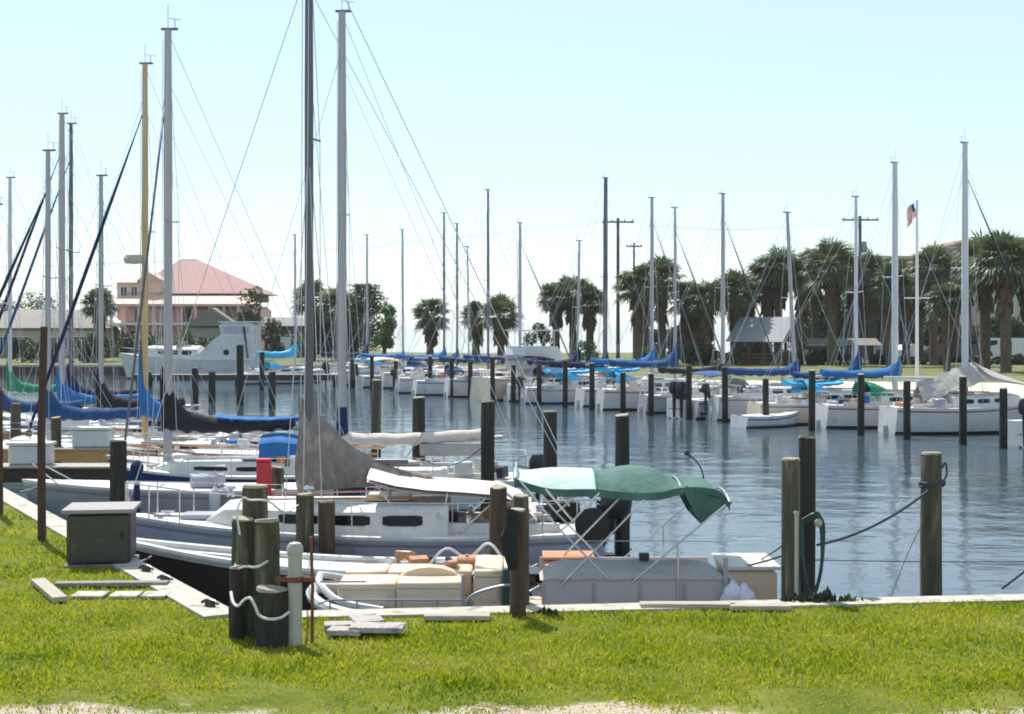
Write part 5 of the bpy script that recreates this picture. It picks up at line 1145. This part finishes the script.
# utility poles
def upole(label,px,Y,top,arm,trf=False,r=.15,arms=1):
    z=CAMZ+(HZ-top)/F*Y; root=thing('utility_pole',label,'utility pole',(hx(px,Y),Y,0))
    b=MB();b.tube([(0,0,-.2),(0,0,z)],[r,r*.7],10);b.build('pole','util',root)
    for k in range(arms):
        b=MB();b.box((0,-.15,z-.35-k*.8),(arm,.12,.14));b.build('crossarm','util',root)
        b=MB()
        for x in(-.45,-.2,.2,.45): b.lathe((x*arm,-.15,z-.28-k*.8),[(.03,0),(.06,.04),(.04,.1),(.06,.13),(.02,.18)],8)
        b.build('insulators','whitep',root)
    if trf:
        b=MB();b.lathe((.32,-.2,z-3.2),[(.2,0),(.24,.05),(.24,.85),(.2,.95),(.05,1.0)],12);b.build('transformer','trfgrey',root)
    return (hx(px,Y),Y-.15,z-.1)
a1=upole('dark utility pole with long crossarm right of the tallest far mast',618,118,218,2.7,r=.17)
a2=upole('thin utility pole with a short arm between palms at centre',634,140,243,1.6,r=.14)
a3=upole('utility pole with crossarm and transformer among the right hand palms',860,122,216,3.2,True,r=.19)
for i,(p_,q_) in enumerate(((a1,a3),(a1,(-60,150,9.5)))):
    for s in(-.4,.4):
        rope([Vector(p_)+Vector((s*2.6,0,0)),Vector(q_)+Vector((s*2.6,0,0))],.012,'wire','thin overhead power line strung from the dark utility pole',name='power_line',cat='power line',group='overhead power lines',sag=1.0)
# flagpole
Y=76.0; fp=thing('flagpole','tall white flagpole with a yardarm on the sand behind the right hand boats','flagpole',(hx(917,Y),Y,0))
z=CAMZ+(HZ-202)/F*Y; b=MB();b.tube([(0,0,-.1),(0,0,z)],[.10,.07],12);b.lathe((0,0,z),[(.03,0),(.08,.05),(.08,.1),(.02,.16)],10);b.build('pole','spar',fp)
b=MB();zy=CAMZ+(HZ-298)/F*Y;b.tube([(-.7,0,zy),(.7,0,zy)],.03,8);b.build('yardarm','spar',fp)
def flagmat(nt):
    N=nt.nodes;L=nt.links;b=N['Principled BSDF'];b.inputs['Roughness'].default_value=.8
    uv=N.new('ShaderNodeAttribute');uv.attribute_name='flaguv';sp=N.new('ShaderNodeSeparateXYZ');L.new(uv.outputs['Vector'],sp.inputs[0])
    m=N.new('ShaderNodeMath');m.operation='MULTIPLY';m.inputs[1].default_value=6.5;L.new(sp.outputs['Y'],m.inputs[0])
    fr=N.new('ShaderNodeMath');fr.operation='FRACT';L.new(m.outputs[0],fr.inputs[0]);gt=N.new('ShaderNodeMath');gt.operation='GREATER_THAN';gt.inputs[1].default_value=.5;L.new(fr.outputs[0],gt.inputs[0])
    mx=N.new('ShaderNodeMix');mx.data_type='RGBA';mx.inputs[6].default_value=(.42,.07,.09,1);mx.inputs[7].default_value=(.7,.68,.68,1);L.new(gt.outputs[0],mx.inputs['Factor'])
    a=N.new('ShaderNodeMath');a.operation='LESS_THAN';a.inputs[1].default_value=.4;L.new(sp.outputs['X'],a.inputs[0]);c=N.new('ShaderNodeMath');c.operation='GREATER_THAN';c.inputs[1].default_value=.462;L.new(sp.outputs['Y'],c.inputs[0])
    an=N.new('ShaderNodeMath');an.operation='MULTIPLY';L.new(a.outputs[0],an.inputs[0]);L.new(c.outputs[0],an.inputs[1])
    m2=N.new('ShaderNodeMix');m2.data_type='RGBA';L.new(an.outputs[0],m2.inputs['Factor']);L.new(mx.outputs[2],m2.inputs[6]);m2.inputs[7].default_value=(.02,.03,.14,1);L.new(m2.outputs[2],b.inputs['Base Color'])
    t=N.new('ShaderNodeBsdfTranslucent');L.new(m2.outputs[2],t.inputs['Color']);ms=N.new('ShaderNodeMixShader');ms.inputs[0].default_value=.4;L.new(b.outputs[0],ms.inputs[1]);L.new(t.outputs[0],ms.inputs[2]);L.new(ms.outputs[0],N['Material Output'].inputs['Surface'])
fm=gmat('flag cloth',flagmat); b=MB();rows=[];uvs=[]
for i in range(15):
    u=i/14;row=[]
    for j in range(9):
        v=j/8; x=-.08-u*.5+.04*math.sin(v*5); zf=z-.15-(1-v)*.95-u*(.25+.35*u)+.95*.0; 
        zf=z-.05-(1-v)*.75-u*.25 +(.75*(1-v)*.0)-u*.45+ (.25*math.sin(u*2.2)*v); row.append((x,.12*math.sin(u*9+v*2),zf)); uvs.append((u,v,0))
    rows.append(row)
b.grid(rows); fo=b.build('flag',[fm],None); at=fo.data.attributes.new('flaguv','FLOAT_VECTOR','POINT'); at.data.foreach_set('vector',[k for t in uvs for k in t])
fo.location=fp.location; tag(fo,'small stars and stripes flag flying near the top of the white flagpole','flag')
# ------------------------------------------------------------ grass blades
def inside_land(x,y):
    # near-wall line and left-wall line
    a=(x-NW0.x)*NWd.y-(y-NW0.y)*NWd.x   # >0 below near wall
    c=(x-NW0.x)*LWd.y-(y-NW0.y)*LWd.x   # sign for left wall
    nearw=a>.27; leftw=c<-.36
    return np.where(x>NW0.x-0.3, nearw, leftw)
N_=330000
Yg=rng.uniform(10.3,27,N_); keep=rng.random(N_)<np.clip((13.0/Yg)**2.2,0,1); Yg=Yg[keep]; 
xg=rng.uniform(-1,1,len(Yg))*Yg*.40
k=inside_land(xg,Yg)&((Yg<15.9)|(xg<-3.2)); xg=xg[k];Yg=Yg[k]
# thin out at the sandy near edge with clumps
ph=np.sin(xg*1.3+1.0)*.22+np.sin(xg*3.1+Yg*2)*.15+np.sin(xg*7.7+Yg*5)*.1
dens=np.clip((Yg-10.95+ph*1.8+.25*np.sin(xg*1.53-2.948))/.5,0.20,1)*np.clip(.75+.5*np.sin(xg*4.1+np.sin(Yg*3))*np.sin(Yg*5.3+xg),.65,1); k=rng.random(len(Yg))<dens; xg=xg[k];Yg=Yg[k]
# keep off slabs/boards roughly
for px,py,w,d_ in((345,631,.5,.5),(372,632,.75,.6),(122,597,.95,.30)):
    p=G(px,py); k=~((np.abs(xg-p.x)<w/2*.9)&(np.abs(Yg-p.y-.05)<d_/2*.9)); xg=xg[k];Yg=Yg[k]
n=len(xg); patch=np.sin(xg*2.1+.7*Yg)*np.sin(Yg*3.3-xg*.8); h=rng.uniform(.018,.046,n)*(1+.4*patch)*np.where(rng.random(n)<.02,1.8,1)*np.clip(1.1-.4*(Yg<11.6),.5,1.1)
an=rng.uniform(0,2*np.pi,n); w=rng.uniform(.004,.008,n)*np.clip(Yg/13,1,2); lx_=rng.normal(0,.5,n)*h; ly_=rng.normal(0,.5,n)*h
V=np.empty((n,5,3),np.float32); cx,sy=np.cos(an)*w,np.sin(an)*w
V[:,0]=np.stack([xg-cx,Yg-sy,np.full(n,-.003)],1);V[:,1]=np.stack([xg+cx,Yg+sy,np.full(n,-.003)],1)
V[:,2]=np.stack([xg+cx*.8+lx_*.4,Yg+sy*.8+ly_*.4,h*.6],1);V[:,3]=np.stack([xg+lx_,Yg+ly_,h],1);V[:,4]=np.stack([xg-cx*.8+lx_*.4,Yg-sy*.8+ly_*.4,h*.6],1)
me=bpy.data.meshes.new('grass'); me.vertices.add(n*5); me.vertices.foreach_set('co',V.ravel()); me.loops.add(n*5); me.polygons.add(n)
me.loops.foreach_set('vertex_index',np.arange(n*5,dtype=np.int32)); me.polygons.foreach_set('loop_start',np.arange(0,n*5,5,dtype=np.int32)); me.polygons.foreach_set('loop_total',np.full(n,5,np.int32)); me.update()
at=me.attributes.new('tint','FLOAT','FACE'); at.data.foreach_set('value',rng.random(n).astype(np.float32))
def grassmat(nt):
    N=nt.nodes;L=nt.links;b=N['Principled BSDF'];b.inputs['Roughness'].default_value=.5;b.inputs['Specular IOR Level'].default_value=.25
    at=N.new('ShaderNodeAttribute');at.attribute_name='tint'; tc=N.new('ShaderNodeTexCoord');no=N.new('ShaderNodeTexNoise');no.inputs['Scale'].default_value=.75;no.inputs['Detail'].default_value=4;L.new(tc.outputs['Object'],no.inputs['Vector'])
    ad=N.new('ShaderNodeMath');ad.operation='MULTIPLY_ADD';ad.inputs[1].default_value=.42;L.new(at.outputs['Fac'],ad.inputs[0]);L.new(no.outputs['Fac'],ad.inputs[2])
    cr=N.new('ShaderNodeValToRGB');e=cr.color_ramp.elements;e[0].position=.42;e[0].color=(.09,.17,.006,1);e[1].position=1.0;e[1].color=(.46,.40,.10,1);x=e.new(.62);x.color=(.285,.355,.010,1);x=e.new(.84);x.color=(.43,.43,.02,1)
    L.new(ad.outputs[0],cr.inputs['Fac']);n4=N.new('ShaderNodeTexNoise');n4.inputs['Scale'].default_value=2.6;n4.inputs['Detail'].default_value=7;n4.inputs['Roughness'].default_value=.7;L.new(tc.outputs['Object'],n4.inputs['Vector'])
    r4=N.new('ShaderNodeMapRange');r4.inputs['From Min'].default_value=.55;r4.inputs['From Max'].default_value=.72;r4.inputs['To Max'].default_value=.5;L.new(n4.outputs['Fac'],r4.inputs['Value'])
    m4=N.new('ShaderNodeMix');m4.data_type='RGBA';m4.inputs[7].default_value=(.40,.30,.10,1);L.new(r4.outputs[0],m4.inputs['Factor']);L.new(cr.outputs[0],m4.inputs[6])
    L.new(m4.outputs[2],b.inputs['Base Color'])
    t=N.new('ShaderNodeBsdfTranslucent');L.new(m4.outputs[2],t.inputs['Color']);ms=N.new('ShaderNodeMixShader');ms.inputs[0].default_value=.5;L.new(b.outputs[0],ms.inputs[1]);L.new(t.outputs[0],ms.inputs[2]);L.new(ms.outputs[0],N['Material Output'].inputs['Surface'])
me.materials.append(gmat('grass blades',grassmat)); go=bpy.data.objects.new('grass',me);COL.objects.link(go);go['kind']='stuff';go['label']='short green lawn grass in the foreground';go['category']='grass'
hm=bpy.data.materials.new('haze'); hm.use_nodes=True; hn=hm.node_tree; hn.nodes.remove(hn.nodes['Principled BSDF'])
pv=hn.nodes.new('ShaderNodeVolumePrincipled'); pv.inputs['Color'].default_value=(.93,.96,1,1); pv.inputs['Density'].default_value=.00018; pv.inputs['Anisotropy'].default_value=.3
hn.links.new(pv.outputs[0],hn.nodes['Material Output'].inputs['Volume'])
b=MB(); b.add([(sx,sy,sz) for sz in(-4,16) for sx,sy in((-9500,-100),(9500,-100),(9500,16500),(-9500,16500))],[(3,2,1,0),(4,5,6,7),(0,1,5,4),(1,2,6,5),(2,3,7,6),(3,0,4,7)])
b.build('haze',[hm],kind='stuff',smooth=False)
# ------------------------------------------------------------ camera, light
cd=bpy.data.cameras.new('Camera');cam=bpy.data.objects.new('Camera',cd);COL.objects.link(cam);cam.location=(0,0,CAMZ);cam.rotation_euler=(R(90),0,0)
cd.sensor_width=36;cd.lens=36*F/1024;cd.shift_y=-(357-HZ)/1024;cd.clip_end=40000;cd.clip_start=.1;S.camera=cam;S.cycles.filter_width=1.9
SUN_EL=R(57); SUN_AZ=R(-28)   # azimuth from +Y towards +X
w=bpy.data.worlds.new('World');S.world=w;w.use_nodes=True;nt=w.node_tree;sk=nt.nodes.new('ShaderNodeTexSky');sk.sky_type='NISHITA';sk.sun_disc=False
sk.sun_elevation=SUN_EL;sk.sun_rotation=SUN_AZ;sk.air_density=1.0;sk.dust_density=.25;sk.ozone_density=1.6
mxs=nt.nodes.new('ShaderNodeMix');mxs.data_type='RGBA';mxs.inputs['Factor'].default_value=.62;mxs.inputs[7].default_value=(3.35,4.25,4.6,1);nt.links.new(sk.outputs[0],mxs.inputs[6]);nt.links.new(mxs.outputs[2],nt.nodes['Background'].inputs[0]);nt.nodes['Background'].inputs[1].default_value=.13
sd=bpy.data.lights.new('Sun','SUN');sd.energy=4.2;sd.angle=R(.5);sd.color=(1,.95,.87);so=bpy.data.objects.new('Sun',sd);COL.objects.link(so)
d=Vector((math.sin(SUN_AZ)*math.cos(SUN_EL),math.cos(SUN_AZ)*math.cos(SUN_EL),math.sin(SUN_EL)));so.rotation_euler=d.to_track_quat('Z','Y').to_euler()
v=S.view_settings;v.view_transform='Standard';v.look='None';v.gamma=1;v.exposure=.70;v.use_curve_mapping=False
